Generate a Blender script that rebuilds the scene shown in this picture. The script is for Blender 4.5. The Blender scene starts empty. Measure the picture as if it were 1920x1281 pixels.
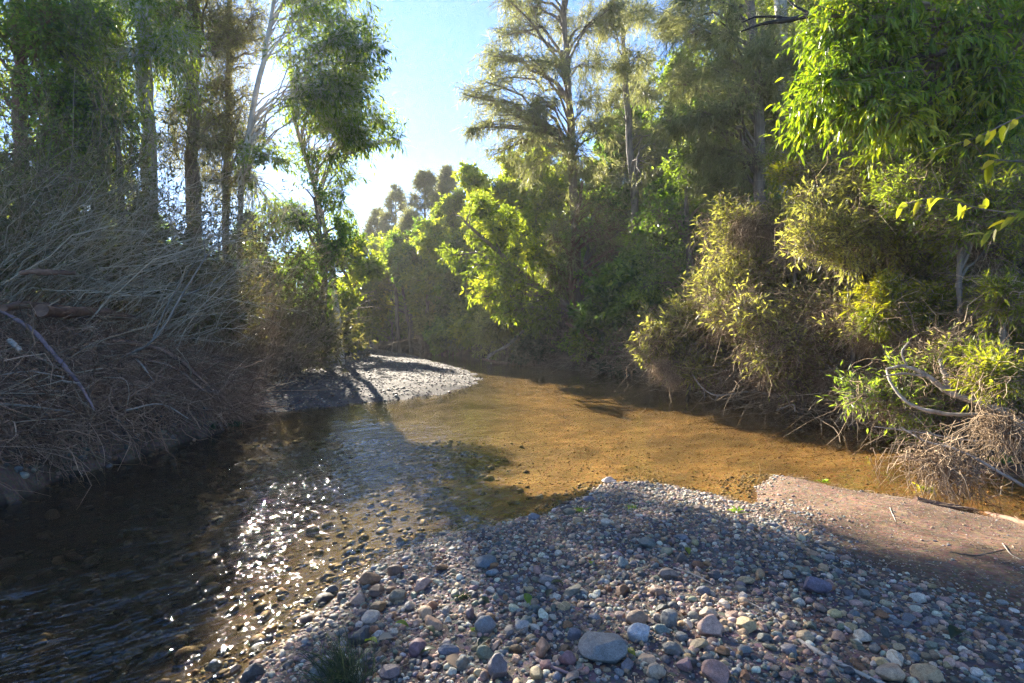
import bpy, math, time
import numpy as np
T0 = time.time()
C = bpy.context.scene.collection
SC = bpy.context.scene
CAMZ, F, CX, HY = 1.6, 960.0, 960.0, 622.0      # eye height (m); focal length and horizon of the 1920 px photograph
S = np.array([-0.472, 1.0, 0.4917]); S /= np.linalg.norm(S)      # towards the sun
def PX(px, py, Y):                                # point seen at px,py at depth Y
    return np.array([(px-CX)/F*Y, Y, CAMZ+(HY-py)/F*Y])
def G(px, py, z=0.0):                             # point seen at px,py on the level z
    Y = (CAMZ-z)*F/(py-HY)
    return np.array([(px-CX)/F*Y, Y, z])
def norm(v):
    return v/np.maximum(np.linalg.norm(v, axis=-1, keepdims=True), 1e-9)
def vnoise(x, y, sc, seed=0):                     # smooth value noise, -1..1
    g = np.random.default_rng(seed).uniform(-1, 1, (64, 64))
    x = np.asarray(x, float)/sc; y = np.asarray(y, float)/sc
    xi = np.floor(x).astype(int); yi = np.floor(y).astype(int)
    fx = x-xi; fy = y-yi
    fx = fx*fx*(3-2*fx); fy = fy*fy*(3-2*fy)
    a = g[xi % 64, yi % 64]; b = g[(xi+1) % 64, yi % 64]; c = g[xi % 64, (yi+1) % 64]; d = g[(xi+1) % 64, (yi+1) % 64]
    return (a*(1-fx)+b*fx)*(1-fy)+(c*(1-fx)+d*fx)*fy
def fbm(x, y, sc, seed=0, oct=3):
    r = 0; a = 1.0
    for i in range(oct):
        r = r+a*vnoise(x, y, sc/2**i, seed+i); a *= .5
    return r
def inpoly(x, y, poly):
    p = np.asarray(poly)[:, :2]; n = len(p); r = np.zeros(np.shape(x), bool)
    for i in range(n):
        x1, y1 = p[i]; x2, y2 = p[(i+1) % n]
        if y1 == y2: continue
        r ^= ((y1 > y) != (y2 > y)) & (x < (x2-x1)*(y-y1)/(y2-y1)+x1)
    return r
def sdist(x, y, poly):                            # signed distance, positive inside
    p = np.asarray(poly)[:, :2]; n = len(p); d = np.full(np.shape(x), 1e9)
    for i in range(n):
        a = p[i]; b = p[(i+1) % n]; e = b-a; L = e@e
        if L < 1e-12: continue
        t = np.clip(((x-a[0])*e[0]+(y-a[1])*e[1])/L, 0, 1)
        d = np.minimum(d, np.hypot(x-a[0]-t*e[0], y-a[1]-t*e[1]))
    return np.where(inpoly(x, y, poly), d, -d)

# ---------------------------------------------------------------- mesh helpers
def mesh(name, V, faces, smooth=True, tint=None, col=None):
    """V (n,3); faces: list of int arrays (m,k), one per polygon size"""
    V = np.asarray(V, np.float32); faces = [np.asarray(f, np.int32) for f in faces if len(f)]
    me = bpy.data.meshes.new(name)
    me.vertices.add(len(V)); me.vertices.foreach_set('co', V.ravel())
    nl = sum(f.size for f in faces); npol = sum(len(f) for f in faces)
    me.loops.add(nl); me.polygons.add(npol)
    me.loops.foreach_set('vertex_index', np.concatenate([f.ravel() for f in faces]))
    tot = np.concatenate([np.full(len(f), f.shape[1], np.int32) for f in faces])
    st = np.concatenate([[0], np.cumsum(tot)[:-1]]).astype(np.int32)
    me.polygons.foreach_set('loop_start', st)
    me.polygons.foreach_set('use_smooth', np.full(npol, smooth, bool))
    if tint is not None:
        a = me.attributes.new('tint', 'FLOAT', 'POINT'); a.data.foreach_set('value', np.asarray(tint, np.float32))
    if col is not None:
        c = np.ones((len(V), 4), np.float32); c[:, :3] = col
        a = me.attributes.new('col', 'FLOAT_COLOR', 'POINT'); a.data.foreach_set('color', c.ravel())
    me.update(calc_edges=True)
    return me
def obj(name, me, mat=None, parent=None, loc=(0, 0, 0)):
    o = bpy.data.objects.new(name, me); C.objects.link(o); o.location = loc
    if mat is not None and me is not None and not me.materials: me.materials.append(mat)
    if parent is not None: o.parent = parent
    return o
def tag(o, label, cat, group=None, kind=None):
    if label: o['label'] = label
    if cat: o['category'] = cat
    if group: o['group'] = group
    if kind: o['kind'] = kind
    return o
def root(name, label, cat, loc, group=None):
    return tag(obj(name, None, loc=tuple(loc)), label, cat, group)
class MB:                                         # gathers pieces of one mesh
    def __init__(s): s.V = []; s.F = {}; s.n = 0; s.T = []; s.Cc = []
    def add(s, V, F, tint=None, col=None):
        V = np.asarray(V); F = np.asarray(F)
        if len(V) == 0: return
        s.V.append(V); s.F.setdefault(F.shape[1], []).append(F+s.n); s.n += len(V)
        if tint is not None: s.T.append(np.broadcast_to(tint, (len(V),)))
        if col is not None: s.Cc.append(np.broadcast_to(col, (len(V), 3)))
    def mesh(s, name, smooth=True):
        V = np.concatenate(s.V)
        t = np.concatenate(s.T) if s.T else None; c = np.concatenate(s.Cc) if s.Cc else None
        return mesh(name, V, [np.concatenate(f) for f in s.F.values()], smooth,
                    t if t is not None and len(t) == len(V) else None, c if c is not None and len(c) == len(V) else None)
def tubes(P, R, S_=4):
    """P (N,K,3) R (N,K) -> verts, quads"""
    N, K, _ = P.shape
    T = norm(np.gradient(P, axis=1))
    m = norm(P[:, -1]-P[:, 0])
    ref = np.eye(3)[np.argmin(np.abs(m), axis=1)][:, None, :]
    u = norm(np.cross(T, ref)); v = np.cross(T, u)
    a = np.arange(S_)*2*np.pi/S_
    ring = P[:, :, None, :]+R[:, :, None, None]*(u[:, :, None, :]*np.cos(a)[None, None, :, None]+v[:, :, None, :]*np.sin(a)[None, None, :, None])
    idx = np.arange(N*K*S_).reshape(N, K, S_)
    nx = np.roll(idx, -1, axis=2)
    q = np.stack([idx[:, :-1], nx[:, :-1], nx[:, 1:], idx[:, 1:]], -1).reshape(-1, 4)
    return ring.reshape(-1, 3), q
def sample(P, t):
    """P (N,K,3), t (N,M) -> points (N,M,3), directions"""
    N, K, _ = P.shape
    x = np.clip(t, 0, 1)*(K-1); i = np.minimum(x.astype(int), K-2); f = (x-i)[..., None]
    r = np.arange(N)[:, None]
    a = P[r, i]; b = P[r, i+1]
    return a*(1-f)+b*f, norm(b-a)
def bez(A, D, B, K, bend=.5, wob=0., rng=None):
    """curves from A leaving along D to B"""
    L = np.linalg.norm(B-A, axis=1)[:, None]
    M = A+norm(D)*L*bend
    t = np.linspace(0, 1, K)[None, :, None]
    P = (1-t)**2*A[:, None]+2*t*(1-t)*M[:, None]+t*t*B[:, None]
    if wob: P = P+rng.normal(0, 1, P.shape)*wob*L[:, None]*np.sin(t*np.pi)
    return P
def smooth_line(pts, K):
    """Catmull-Rom through points -> (K,n)"""
    p = np.asarray(pts, float); n = len(p)
    if n == 2: return p[0]+(p[1]-p[0])*np.linspace(0, 1, K)[:, None]
    q = np.vstack([2*p[0]-p[1], p, 2*p[-1]-p[-2]])
    x = np.linspace(0, n-1, K); i = np.minimum(x.astype(int), n-2); f = (x-i)[:, None]
    a, b, c, d = q[i], q[i+1], q[i+2], q[i+3]
    return .5*((2*b)+(-a+c)*f+(2*a-5*b+4*c-d)*f**2+(-a+3*b-3*c+d)*f**3)
def leafmesh(pos, dr, nr, L, W, shape, tint):
    """verts, faces, tints of N leaves"""
    N = len(pos); side = norm(np.cross(dr, nr)); L = L[:, None]; W = W[:, None]*.5
    if shape == 'needle':
        V = np.stack([pos-side*W, pos+side*W, pos+dr*L], 1); Fa = np.arange(N*3).reshape(N, 3); k = 3
    elif shape == 'lance':
        dn = np.array([0, 0, -1.])
        V = np.stack([pos, pos+dr*L*.45+side*W+nr*W*.3, pos+dr*L+dn*L*.08, pos+dr*L*.45-side*W+nr*W*.3], 1)
        Fa = np.arange(N*4).reshape(N, 4); k = 4
    else:                                          # long folded, drooping leaf
        dn = np.array([0, 0, -1.])
        V = np.stack([pos, pos+dr*L*.3+side*W*.9+nr*W*.35, pos+dr*L*.3, pos+dr*L*.3-side*W*.9+nr*W*.35,
                      pos+dr*L*.66+side*W*.75+nr*W*.3+dn*L*.07, pos+dr*L*.66+dn*L*.07, pos+dr*L*.66-side*W*.75+nr*W*.3+dn*L*.07, pos+dr*L*.97+dn*L*.2], 1)
        b = (np.arange(N)*8)[:, None, None]
        q = (b+np.array([[1, 4, 5, 2], [2, 5, 6, 3]])[None]).reshape(-1, 4)
        t = (b+np.array([[0, 1, 2], [0, 2, 3], [4, 7, 5], [5, 7, 6]])[None]).reshape(-1, 3)
        return V.reshape(-1, 3), [t, q], np.repeat(tint, 8)
    return V.reshape(-1, 3), [Fa], np.repeat(tint, k)

# ---------------------------------------------------------------- materials
def nodes(name):
    m = bpy.data.materials.new(name); m.use_nodes = True
    nt = m.node_tree; nt.nodes.clear()
    out = nt.nodes.new('ShaderNodeOutputMaterial')
    return m, nt, out
def N(nt, typ, **kw):
    n = nt.nodes.new('ShaderNode'+typ)
    for k, v in kw.items():
        if k in n.inputs: n.inputs[k].default_value = v
        else: setattr(n, k, v)
    return n
def ramp(nt, fac, stops):
    r = nt.nodes.new('ShaderNodeValToRGB'); e = r.color_ramp.elements
    while len(e) < len(stops): e.new(.5)
    for i, (p, c) in enumerate(stops):
        e[i].position = p; e[i].color = (*c, 1)
    nt.links.new(fac, r.inputs[0]); return r
def leaf_mat(name, stops, trans=(1.5, 1.5, .6), tf=.45, rough=.45, spec=.4):
    m, nt, out = nodes(name); L = nt.links
    at = N(nt, 'Attribute', attribute_name='tint')
    r = ramp(nt, at.outputs['Fac'], stops)
    p = N(nt, 'BsdfPrincipled'); p.inputs['Roughness'].default_value = rough; p.inputs['Specular IOR Level'].default_value = spec
    L.new(r.outputs[0], p.inputs['Base Color'])
    t = N(nt, 'BsdfTranslucent'); mu = N(nt, 'MixRGB', blend_type='MULTIPLY'); mu.inputs[0].default_value = 1
    mu.inputs[2].default_value = (*trans, 1); L.new(r.outputs[0], mu.inputs[1]); L.new(mu.outputs[0], t.inputs['Color'])
    mx = N(nt, 'MixShader'); mx.inputs[0].default_value = tf
    L.new(p.outputs[0], mx.inputs[1]); L.new(t.outputs[0], mx.inputs[2]); L.new(mx.outputs[0], out.inputs[0])
    return m
def bark_mat(name, c1, c2, scale=(14, 14, 2.5), bump=.4, rough=.85, streak=.5):
    m, nt, out = nodes(name); L = nt.links
    tc = N(nt, 'TexCoord'); mp = N(nt, 'Mapping'); mp.inputs['Scale'].default_value = scale
    L.new(tc.outputs['Object'], mp.inputs[0])
    n1 = N(nt, 'TexNoise'); n1.inputs['Scale'].default_value = 1; n1.inputs['Detail'].default_value = 6; n1.inputs['Roughness'].default_value = .65
    L.new(mp.outputs[0], n1.inputs['Vector'])
    n2 = N(nt, 'TexNoise'); n2.inputs['Scale'].default_value = 1.3; n2.inputs['Detail'].default_value = 3
    L.new(tc.outputs['Object'], n2.inputs['Vector'])
    ad = N(nt, 'MixRGB', blend_type='MIX'); ad.inputs[0].default_value = streak
    L.new(n2.outputs['Fac'], ad.inputs[1]); L.new(n1.outputs['Fac'], ad.inputs[2])
    r = ramp(nt, ad.outputs[0], [(.36, c1), (.62, c2)])
    p = N(nt, 'BsdfPrincipled'); p.inputs['Roughness'].default_value = rough; p.inputs['Specular IOR Level'].default_value = .25
    L.new(r.outputs[0], p.inputs['Base Color'])
    b = N(nt, 'Bump'); b.inputs['Strength'].default_value = bump; b.inputs['Distance'].default_value = .03
    L.new(n1.outputs['Fac'], b.inputs['Height']); L.new(b.outputs[0], p.inputs['Normal']); L.new(p.outputs[0], out.inputs[0])
    return m
M = {}
M['casuarina'] = leaf_mat('casuarina_needles', [(0, (0.133, 0.149, 0.070)), (.5, (0.269, 0.278, 0.134)), (1, (0.359, 0.352, 0.187))], (1.3, 1.3, .8), 0.52, .5, .3)
M['casuarina_dark'] = leaf_mat('backlit_casuarina_needles', [(0, (.12, .125, .06)), (.5, (.25, .25, .12)), (1, (.38, .35, .19))], (1.4, 1.35, .75), .6, .5, .3)
M['euc'] = leaf_mat('gum_leaves', [(0, (0.070, 0.109, 0.035)), (.5, (0.163, 0.230, 0.058)), (1, (0.265, 0.296, 0.070))], (1.9, 1.9, .5), 0.6, .4, .45)
M['broad'] = leaf_mat('dark_broad_leaves', [(0, (0.050, 0.088, 0.030)), (.5, (0.138, 0.219, 0.050)), (1, (0.300, 0.362, 0.075))], (1.6, 1.7, .5), 0.52, .3, .55)
M['lush'] = leaf_mat('lush_green_leaves', [(0, (0.06, 0.115, 0.02)), (.5, (0.20, 0.30, 0.03)), (1, (0.42, 0.44, 0.04))], (1.4, 1.35, .35), 0.56, .28, .6)
M['wattle'] = leaf_mat('light_green_leaves', [(0, (.085, .12, .03)), (.5, (.22, .285, .06)), (1, (.40, .40, .07))], (1.6, 1.6, .45), 0.57, .45, .35)
M['olive'] = leaf_mat('olive_leaves', [(0, (0.109, 0.119, 0.055)), (.5, (0.291, 0.302, 0.112)), (1, (0.455, 0.437, 0.182))], (1.5, 1.45, .55), 0.54, .45, .35)
M['greyolive'] = leaf_mat('grey_olive_leaves', [(0, (.06, .06, .032)), (.5, (.15, .145, .075)), (1, (.28, .25, .13))], (1.4, 1.35, .6), .5, .5, .3)
M['lime'] = leaf_mat('lime_leaves', [(0, (0.10, 0.13, 0.025)), (.5, (0.25, 0.28, 0.04)), (1, (0.46, 0.40, 0.05))], (1.4, 1.4, .4), 0.57, .4, .4)
M['grass'] = leaf_mat('sedge_blades', [(0, (0.022, 0.036, 0.024)), (.5, (0.04, 0.062, 0.04)), (1, (0.09, 0.11, 0.06))], (1.5, 1.5, .5), 0.47, .45, .35)
M['thatch'] = leaf_mat('flood_debris_fibre', [(0, (0.101, 0.072, 0.047)), (.5, (0.270, 0.195, 0.127)), (1, (0.608, 0.465, 0.304))], (1.0, .95, .9), .12, .8, .1)
M['thatch_dark'] = leaf_mat('damp_flood_debris', [(0, (0.115, 0.067, 0.044)), (.5, (0.310, 0.190, 0.124)), (1, (0.598, 0.414, 0.287))], (1.0, .95, .9), .1, .8, .1)
M['drytwig'] = leaf_mat('grey_dry_twigs', [(0, (0.13, 0.095, 0.062)), (.5, (0.30, 0.225, 0.145)), (1, (0.54, 0.44, 0.31))], (1, 1, 1), .05, .8, .1)
M['palestem'] = leaf_mat('pale_dead_stems', [(0, (.26, .22, .16)), (.5, (.44, .38, .28)), (1, (.62, .55, .43))], (1, 1, 1), .05, .8, .1)
M['twig'] = bark_mat('twig_bark', (.05, .04, .03), (.14, .115, .09), (30, 30, 6), .2)
M['bark_brown'] = bark_mat('rough_brown_bark', (.09,.07,.052),(.28,.215,.165), (16, 16, 2.2), .8)
M['bark_red'] = bark_mat('reddish_bark', (.12,.06,.04),(.28,.15,.1), (10, 10, 2), .5)
M['bark_pale'] = bark_mat('smooth_pale_gum_bark', (.30, .26, .22), (.62, .57, .51), (4, 4, .9), .12, .7, .6)
M['bark_grey'] = bark_mat('grey_bark', (.09, .075, .06), (.26, .225, .19), (14, 14, 2.5), .5)
M['dead'] = bark_mat('weathered_grey_wood', (.15, .125, .10), (.46, .40, .33), (8, 8, 8), .35, .8, .65)
M['log_brown'] = bark_mat('wet_brown_wood', (.08,.045,.03),(.26,.15,.1), (9, 9, 9), .4, .75, .6)
M['log_purple'] = bark_mat('purplish_brown_wood', (.10, .065, .068), (.26, .185, .19), (9, 9, 9), .3, .75, .6)
M['log_black'] = bark_mat('charred_black_wood', (.012, .011, .012), (.04, .036, .036), (9, 9, 9), .4, .7, .6)
# ---------------------------------------------------------------- the lie of the land (metres, water level z = 0)
NB = [(-2.2, -5), (-1.75, 1.2), (-1.31, 2.33), (-1.09, 2.9), (-.95, 3.5), (-.66, 3.96), (-.26, 4.23), (.25, 4.5), (.62, 4.95), (.92, 5.45), (1.4, 5.63), (1.8, 5.24),
      (2.2, 4.83), (2.6, 5.43), (2.9, 5.84), (3.3, 5.4), (3.78, 4.9), (4.15, 4.48), (4.45, 4.2), (5.6, 3.0), (6.4, 1), (6.6, -5)]
FB = [(-5.6, 9.7), (-4.8, 10.1), (-3.9, 11.0), (-2.5, 12.1), (-1.5, 13.1), (-1.0, 16.5), (-1.5, 20.5), (-3, 24.4), (-6.2, 33), (-9.2, 40), (-14, 51), (-22, 60), (-30, 60), (-14, 30), (-9, 14)]
LB = [(-6.4, -8), (-5.7, 0), (-5.2, 5.0), (-5.1, 6.4), (-5.0, 7.9), (-4.9, 9), (-5.3, 10.2), (-6.3, 12), (-7.4, 15), (-8.6, 21), (-10, 29), (-14, 41), (-21, 54), (-40, 66), (-900, 300), (-900, -8)]
RB = [(-30, 66), (-16, 56), (-11, 46), (-6.6, 39), (-4.6, 35.7), (-1.3, 32), (1.05, 25), (2.3, 22), (3.9, 19.7), (4.6, 15.4), (5.1, 12.5), (5.5, 9.7), (6.1, 8.6), (6.3, 7.4), (6.5, 6.2),
      (7.2, 5), (9, 3), (10, -8), (900, -8), (900, 900), (-900, 900), (-900, 320)]
SPIT = [(4.75, 6.6), (5.2, 5.9), (5.6, 5.25), (6.2, 4.9), (6.6, 5.4), (6.0, 6.2), (5.4, 6.9)]   # low mud bank under the right-hand branches
SANDL = [G(1370, 915, .1), G(1500, 1005, .22), G(1700, 1120, .25), G(1990, 1240, .25), (9, -2, 0), (9, 5, 0), G(1990, 985, 0), G(1700, 925, 0), G(1440, 878, 0)]
def ground(x, y, parts=False):
    x = np.asarray(x, float); y = np.asarray(y, float)
    wob = .10*fbm(x, y, .55, 3); wob2 = .35*fbm(x, y, 1.6, 5)
    dn = sdist(x, y, NB)+wob*.8; df = sdist(x, y, FB)+wob*2; dl = sdist(x, y, LB)+wob2; dr = sdist(x, y, RB)+wob2; ds = sdist(x, y, SPIT)+wob
    pos = lambda d: np.maximum(d, 0)
    hn = .30*(1-np.exp(-pos(dn)/1.1))+.025*fbm(x, y, .9, 7)*np.clip(dn/.4, 0, 1)
    hf = .28*(1-np.exp(-pos(df)/1.6))+.05*fbm(x, y, 2.2, 9)*np.clip(df, 0, 1)
    hl = .65*(1-np.exp(-pos(dl)/.4))+.36*np.clip(dl, 0, 5)+.10*np.clip(dl-5, 0, 60)+.22*fbm(x, y, 1.4, 11)*np.clip(dl/1.5, 0, 1)
    hr = .35*(1-np.exp(-pos(dr)/.3))+.30*np.clip(dr, 0, 9)+.16*np.clip(dr-9, 0, 70)+.2*fbm(x, y, 1.7, 13)*np.clip(dr/1.5, 0, 1)
    hs = .10*(1-np.exp(-pos(ds)/.25))
    do = np.maximum(np.maximum(np.maximum(dn, df), np.maximum(dl, dr)), ds)
    bed = -.03-.36*(1-np.exp(-pos(-do)/1.3))-.02*fbm(x, y, .35, 15)
    h = np.where(dn > 0, hn, np.where(df > 0, hf, -9)); h = np.maximum(h, np.where(dl > 0, hl, -9)); h = np.maximum(h, np.where(dr > 0, hr, -9)); h = np.maximum(h, np.where(ds > 0, hs, -9))
    h = np.where(do > 0, h-.03*np.exp(-pos(do)/.2), bed)
    if parts: return h, dn, df, dl, dr, ds, do
    return h
def gz(x, y): return float(ground(np.array([x]), np.array([y]))[0])
def hit(px, py, y0=1.5, y1=120):                  # where the sight line meets the land
    Y = np.exp(np.linspace(np.log(y0), np.log(y1), 1500)); X = (px-CX)/F*Y; Z = CAMZ+(HY-py)/F*Y
    k = np.where(Z < np.maximum(ground(X, Y), -.02))[0]
    i = k[0] if len(k) else len(Y)-1
    return np.array([X[i], Y[i], Z[i]])
nx_, ny_ = 680, 620
ux = np.linspace(np.arcsinh(-150/1.3), np.arcsinh(150/1.3), nx_); uy = np.linspace(np.arcsinh(-8/2.), np.arcsinh(180/2.), ny_)
gx = 1.3*np.sinh(ux)+.6; gy = 3+2*np.sinh(uy)
X_, Y_ = np.meshgrid(gx, gy)
h_, dn_, df_, dl_, dr_, ds_, do_ = ground(X_.ravel(), Y_.ravel(), True)
xr, yr = X_.ravel(), Y_.ravel()
def lerp(a, b, t): return np.asarray(a)*(1-t[:, None])+np.asarray(b)*t[:, None]
def sstep(a, b, x):
    t = np.clip((x-a)/(b-a), 0, 1); return t*t*(3-2*t)
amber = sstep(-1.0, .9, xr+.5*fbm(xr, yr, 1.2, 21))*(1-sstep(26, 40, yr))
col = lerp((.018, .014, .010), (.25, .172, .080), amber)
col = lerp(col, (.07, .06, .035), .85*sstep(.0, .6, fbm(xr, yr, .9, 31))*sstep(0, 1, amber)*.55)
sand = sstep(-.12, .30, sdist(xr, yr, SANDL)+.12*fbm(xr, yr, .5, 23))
grav = lerp((.13, .105, .10), (.185, .118, .078), sand)
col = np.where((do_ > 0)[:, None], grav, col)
edge = sstep(.0, .12, do_)[:, None]
col = np.where((dn_ > 0)[:, None], grav*(.55+.45*edge), col)          # damp rim by the water
col = np.where(((df_ > 0) & (df_ >= dl_))[:, None], np.array([.095, .085, .08])*(.55+.45*edge), col)  # far bar: shade put into its dark base colour; damp rim darker still
col = np.where((dl_ > 0)[:, None], lerp((.10, .07, .05), (.17, .12, .085), .5+.5*fbm(xr, yr, .8, 25)), col)
col = np.where((dr_ > 0)[:, None], lerp((.11, .08, .05), (.21, .15, .09), .5+.5*fbm(xr, yr, .8, 27)), col)
col = np.where(((ds_ > 0) & (dr_ < 0))[:, None], np.array([.15, .10, .07]), col)
idx = np.arange(nx_*ny_).reshape(ny_, nx_)
q = np.stack([idx[:-1, :-1], idx[:-1, 1:], idx[1:, 1:], idx[1:, :-1]], -1).reshape(-1, 4)
m, nt, out = nodes('ground'); L = nt.links
at = N(nt, 'Attribute', attribute_name='col'); tc = N(nt, 'TexCoord')
n1 = N(nt, 'TexNoise'); n1.inputs['Scale'].default_value = 22; n1.inputs['Detail'].default_value = 8; n1.inputs['Roughness'].default_value = .75
n2 = N(nt, 'TexVoronoi'); n2.inputs['Scale'].default_value = 46
n3 = N(nt, 'TexNoise'); n3.inputs['Scale'].default_value = 2.2; n3.inputs['Detail'].default_value = 4
for n in (n1, n2, n3): L.new(tc.outputs['Object'], n.inputs['Vector'])
r1 = ramp(nt, n1.outputs['Fac'], [(.3, (.45, .42, .40)), (.5, (1, 1, 1)), (.72, (1.5, 1.5, 1.5))])
r3 = ramp(nt, n3.outputs['Fac'], [(.35, (.72, .70, .68)), (.65, (1.2, 1.2, 1.2))])
mu = N(nt, 'MixRGB', blend_type='MULTIPLY'); mu.inputs[0].default_value = 1; L.new(at.outputs['Color'], mu.inputs[1]); L.new(r1.outputs[0], mu.inputs[2])
mu3 = N(nt, 'MixRGB', blend_type='MULTIPLY'); mu3.inputs[0].default_value = 1; L.new(mu.outputs[0], mu3.inputs[1]); L.new(r3.outputs[0], mu3.inputs[2])
mv = N(nt, 'MixRGB', blend_type='MULTIPLY'); mv.inputs[0].default_value = .35; L.new(mu3.outputs[0], mv.inputs[1]); L.new(n2.outputs['Color'], mv.inputs[2])
p = N(nt, 'BsdfPrincipled'); p.inputs['Roughness'].default_value = .9; p.inputs['Specular IOR Level'].default_value = .2
L.new(mv.outputs[0], p.inputs['Base Color'])
b = N(nt, 'Bump'); b.inputs['Strength'].default_value = .7; b.inputs['Distance'].default_value = .02; L.new(n1.outputs['Fac'], b.inputs['Height'])
L.new(b.outputs[0], p.inputs['Normal']); L.new(p.outputs[0], out.inputs[0])
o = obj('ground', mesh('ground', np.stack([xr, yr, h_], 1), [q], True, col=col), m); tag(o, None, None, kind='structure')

# ---------------------------------------------------------------- water: clear, tea-stained, rippled by the current
wx = np.concatenate([np.linspace(-30, -7, 12), np.linspace(-6.6, 7.6, 285), np.linspace(8, 14, 6)]); wy = np.concatenate([np.linspace(-6, 1.0, 14), np.linspace(1.04, 9, 200), np.linspace(9.1, 24, 150), np.linspace(24.5, 66, 60)])
WX, WY = np.meshgrid(wx, wy)
# direction of the current: down the far reach, then round to the lower left
run = np.exp(-((WX+1.3)**2/3.+(WY-4.5)**2/14.))
rip = .35+1.0*np.clip(run*1.6, 0, 1)
A = WX*.80+WY*.60; B = -WX*.60+WY*.80
wz = .0065*rip*(vnoise(A, B*2.6, .42, 41)+.7*vnoise(A*1.0, B*2.2, .17, 43))
idx = np.arange(WX.size).reshape(WX.shape); q = np.stack([idx[:-1, :-1], idx[:-1, 1:], idx[1:, 1:], idx[1:, :-1]], -1).reshape(-1, 4)
m, nt, out = nodes('creek_water'); L = nt.links
tc = N(nt, 'TexCoord'); at = N(nt, 'Attribute', attribute_name='tint')
mr = N(nt, 'Mapping'); mr.inputs['Rotation'].default_value = (0, 0, math.radians(-41)); L.new(tc.outputs['Object'], mr.inputs[0])
mp = N(nt, 'Mapping'); mp.inputs['Scale'].default_value = (1, 2.3, 1); L.new(mr.outputs[0], mp.inputs[0])
a1 = N(nt, 'TexNoise'); a1.inputs['Scale'].default_value = 8.5; a1.inputs['Detail'].default_value = 1.6; a1.inputs['Roughness'].default_value = .5; a1.inputs['Distortion'].default_value = .6
a2 = N(nt, 'TexNoise'); a2.inputs['Scale'].default_value = 4.2; a2.inputs['Detail'].default_value = 2
L.new(mp.outputs[0], a1.inputs['Vector']); L.new(mp.outputs[0], a2.inputs['Vector'])
ad = N(nt, 'Math', operation='ADD'); L.new(a1.outputs['Fac'], ad.inputs[0]); L.new(a2.outputs['Fac'], ad.inputs[1])
b = N(nt, 'Bump'); b.inputs['Distance'].default_value = .06; L.new(ad.outputs[0], b.inputs['Height']); L.new(at.outputs['Fac'], b.inputs['Strength'])
tr = N(nt, 'BsdfTransparent'); tr.inputs['Color'].default_value = (.91, .80, .59, 1)
gl = N(nt, 'BsdfGlossy'); gl.inputs['Roughness'].default_value = .02; L.new(b.outputs[0], gl.inputs['Normal'])
ge = N(nt, 'NewGeometry'); io = N(nt, 'MapRange'); io.inputs['To Min'].default_value = 1.52; io.inputs['To Max'].default_value = 1/1.52; L.new(ge.outputs['Backfacing'], io.inputs['Value'])
fr = N(nt, 'Fresnel'); L.new(io.outputs[0], fr.inputs['IOR']); L.new(b.outputs[0], fr.inputs['Normal'])
mx = N(nt, 'MixShader'); L.new(fr.outputs[0], mx.inputs[0]); L.new(tr.outputs[0], mx.inputs[1]); L.new(gl.outputs[0], mx.inputs[2]); L.new(mx.outputs[0], out.inputs[0])
o = obj('creek_water', mesh('creek_water', np.stack([WX.ravel(), WY.ravel(), wz.ravel()], 1), [q], True, tint=np.clip(.29*rip.ravel()-.02, 0, 1)), m); tag(o, None, None, kind='structure')

# ---------------------------------------------------------------- sky, sun, camera
w = bpy.data.worlds.new('World'); SC.world = w; w.use_nodes = True; nt = w.node_tree
sky = nt.nodes.new('ShaderNodeTexSky'); sky.sky_type = 'NISHITA'; sky.sun_disc = False
EL = math.asin(S[2]); AZ = math.atan2(S[0], S[1])
sky.sun_elevation = EL; sky.sun_rotation = AZ; sky.air_density = 1.0; sky.dust_density = .13; sky.ozone_density = 9
bg = nt.nodes['Background']; nt.links.new(sky.outputs[0], bg.inputs[0]); bg.inputs[1].default_value = .056
ld = bpy.data.lights.new('sun', 'SUN'); ld.energy = 5.0; ld.angle = math.radians(.5); ld.color = (1, .90, .74)
lo = bpy.data.objects.new('sun', ld); C.objects.link(lo); lo.rotation_euler = (math.radians(90)-EL, 0, math.pi-AZ)
cd = bpy.data.cameras.new('camera'); cd.lens = 18; cd.sensor_width = 36; cd.clip_end = 3000; cd.clip_start = .05; cd.shift_y = -(640.5-HY)/1920
co = bpy.data.objects.new('camera', cd); C.objects.link(co); co.location = (0, 0, CAMZ); co.rotation_euler = (math.radians(90), 0, 0); SC.camera = co
SC.view_settings.view_transform = 'Standard'; SC.view_settings.look = 'None'; SC.view_settings.exposure = 2.65; SC.view_settings.gamma = 1
SC.cycles.max_bounces = 8; SC.cycles.diffuse_bounces = 5; SC.cycles.glossy_bounces = 2; SC.cycles.transmission_bounces = 6; SC.cycles.transparent_max_bounces = 8
SC.cycles.use_denoising = True; SC.cycles.denoising_prefilter = 'NONE'; SC.cycles.use_adaptive_sampling = True; SC.cycles.adaptive_threshold = .03; SC.cycles.sample_clamp_indirect = 4; SC.cycles.sample_clamp_direct = 0
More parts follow.
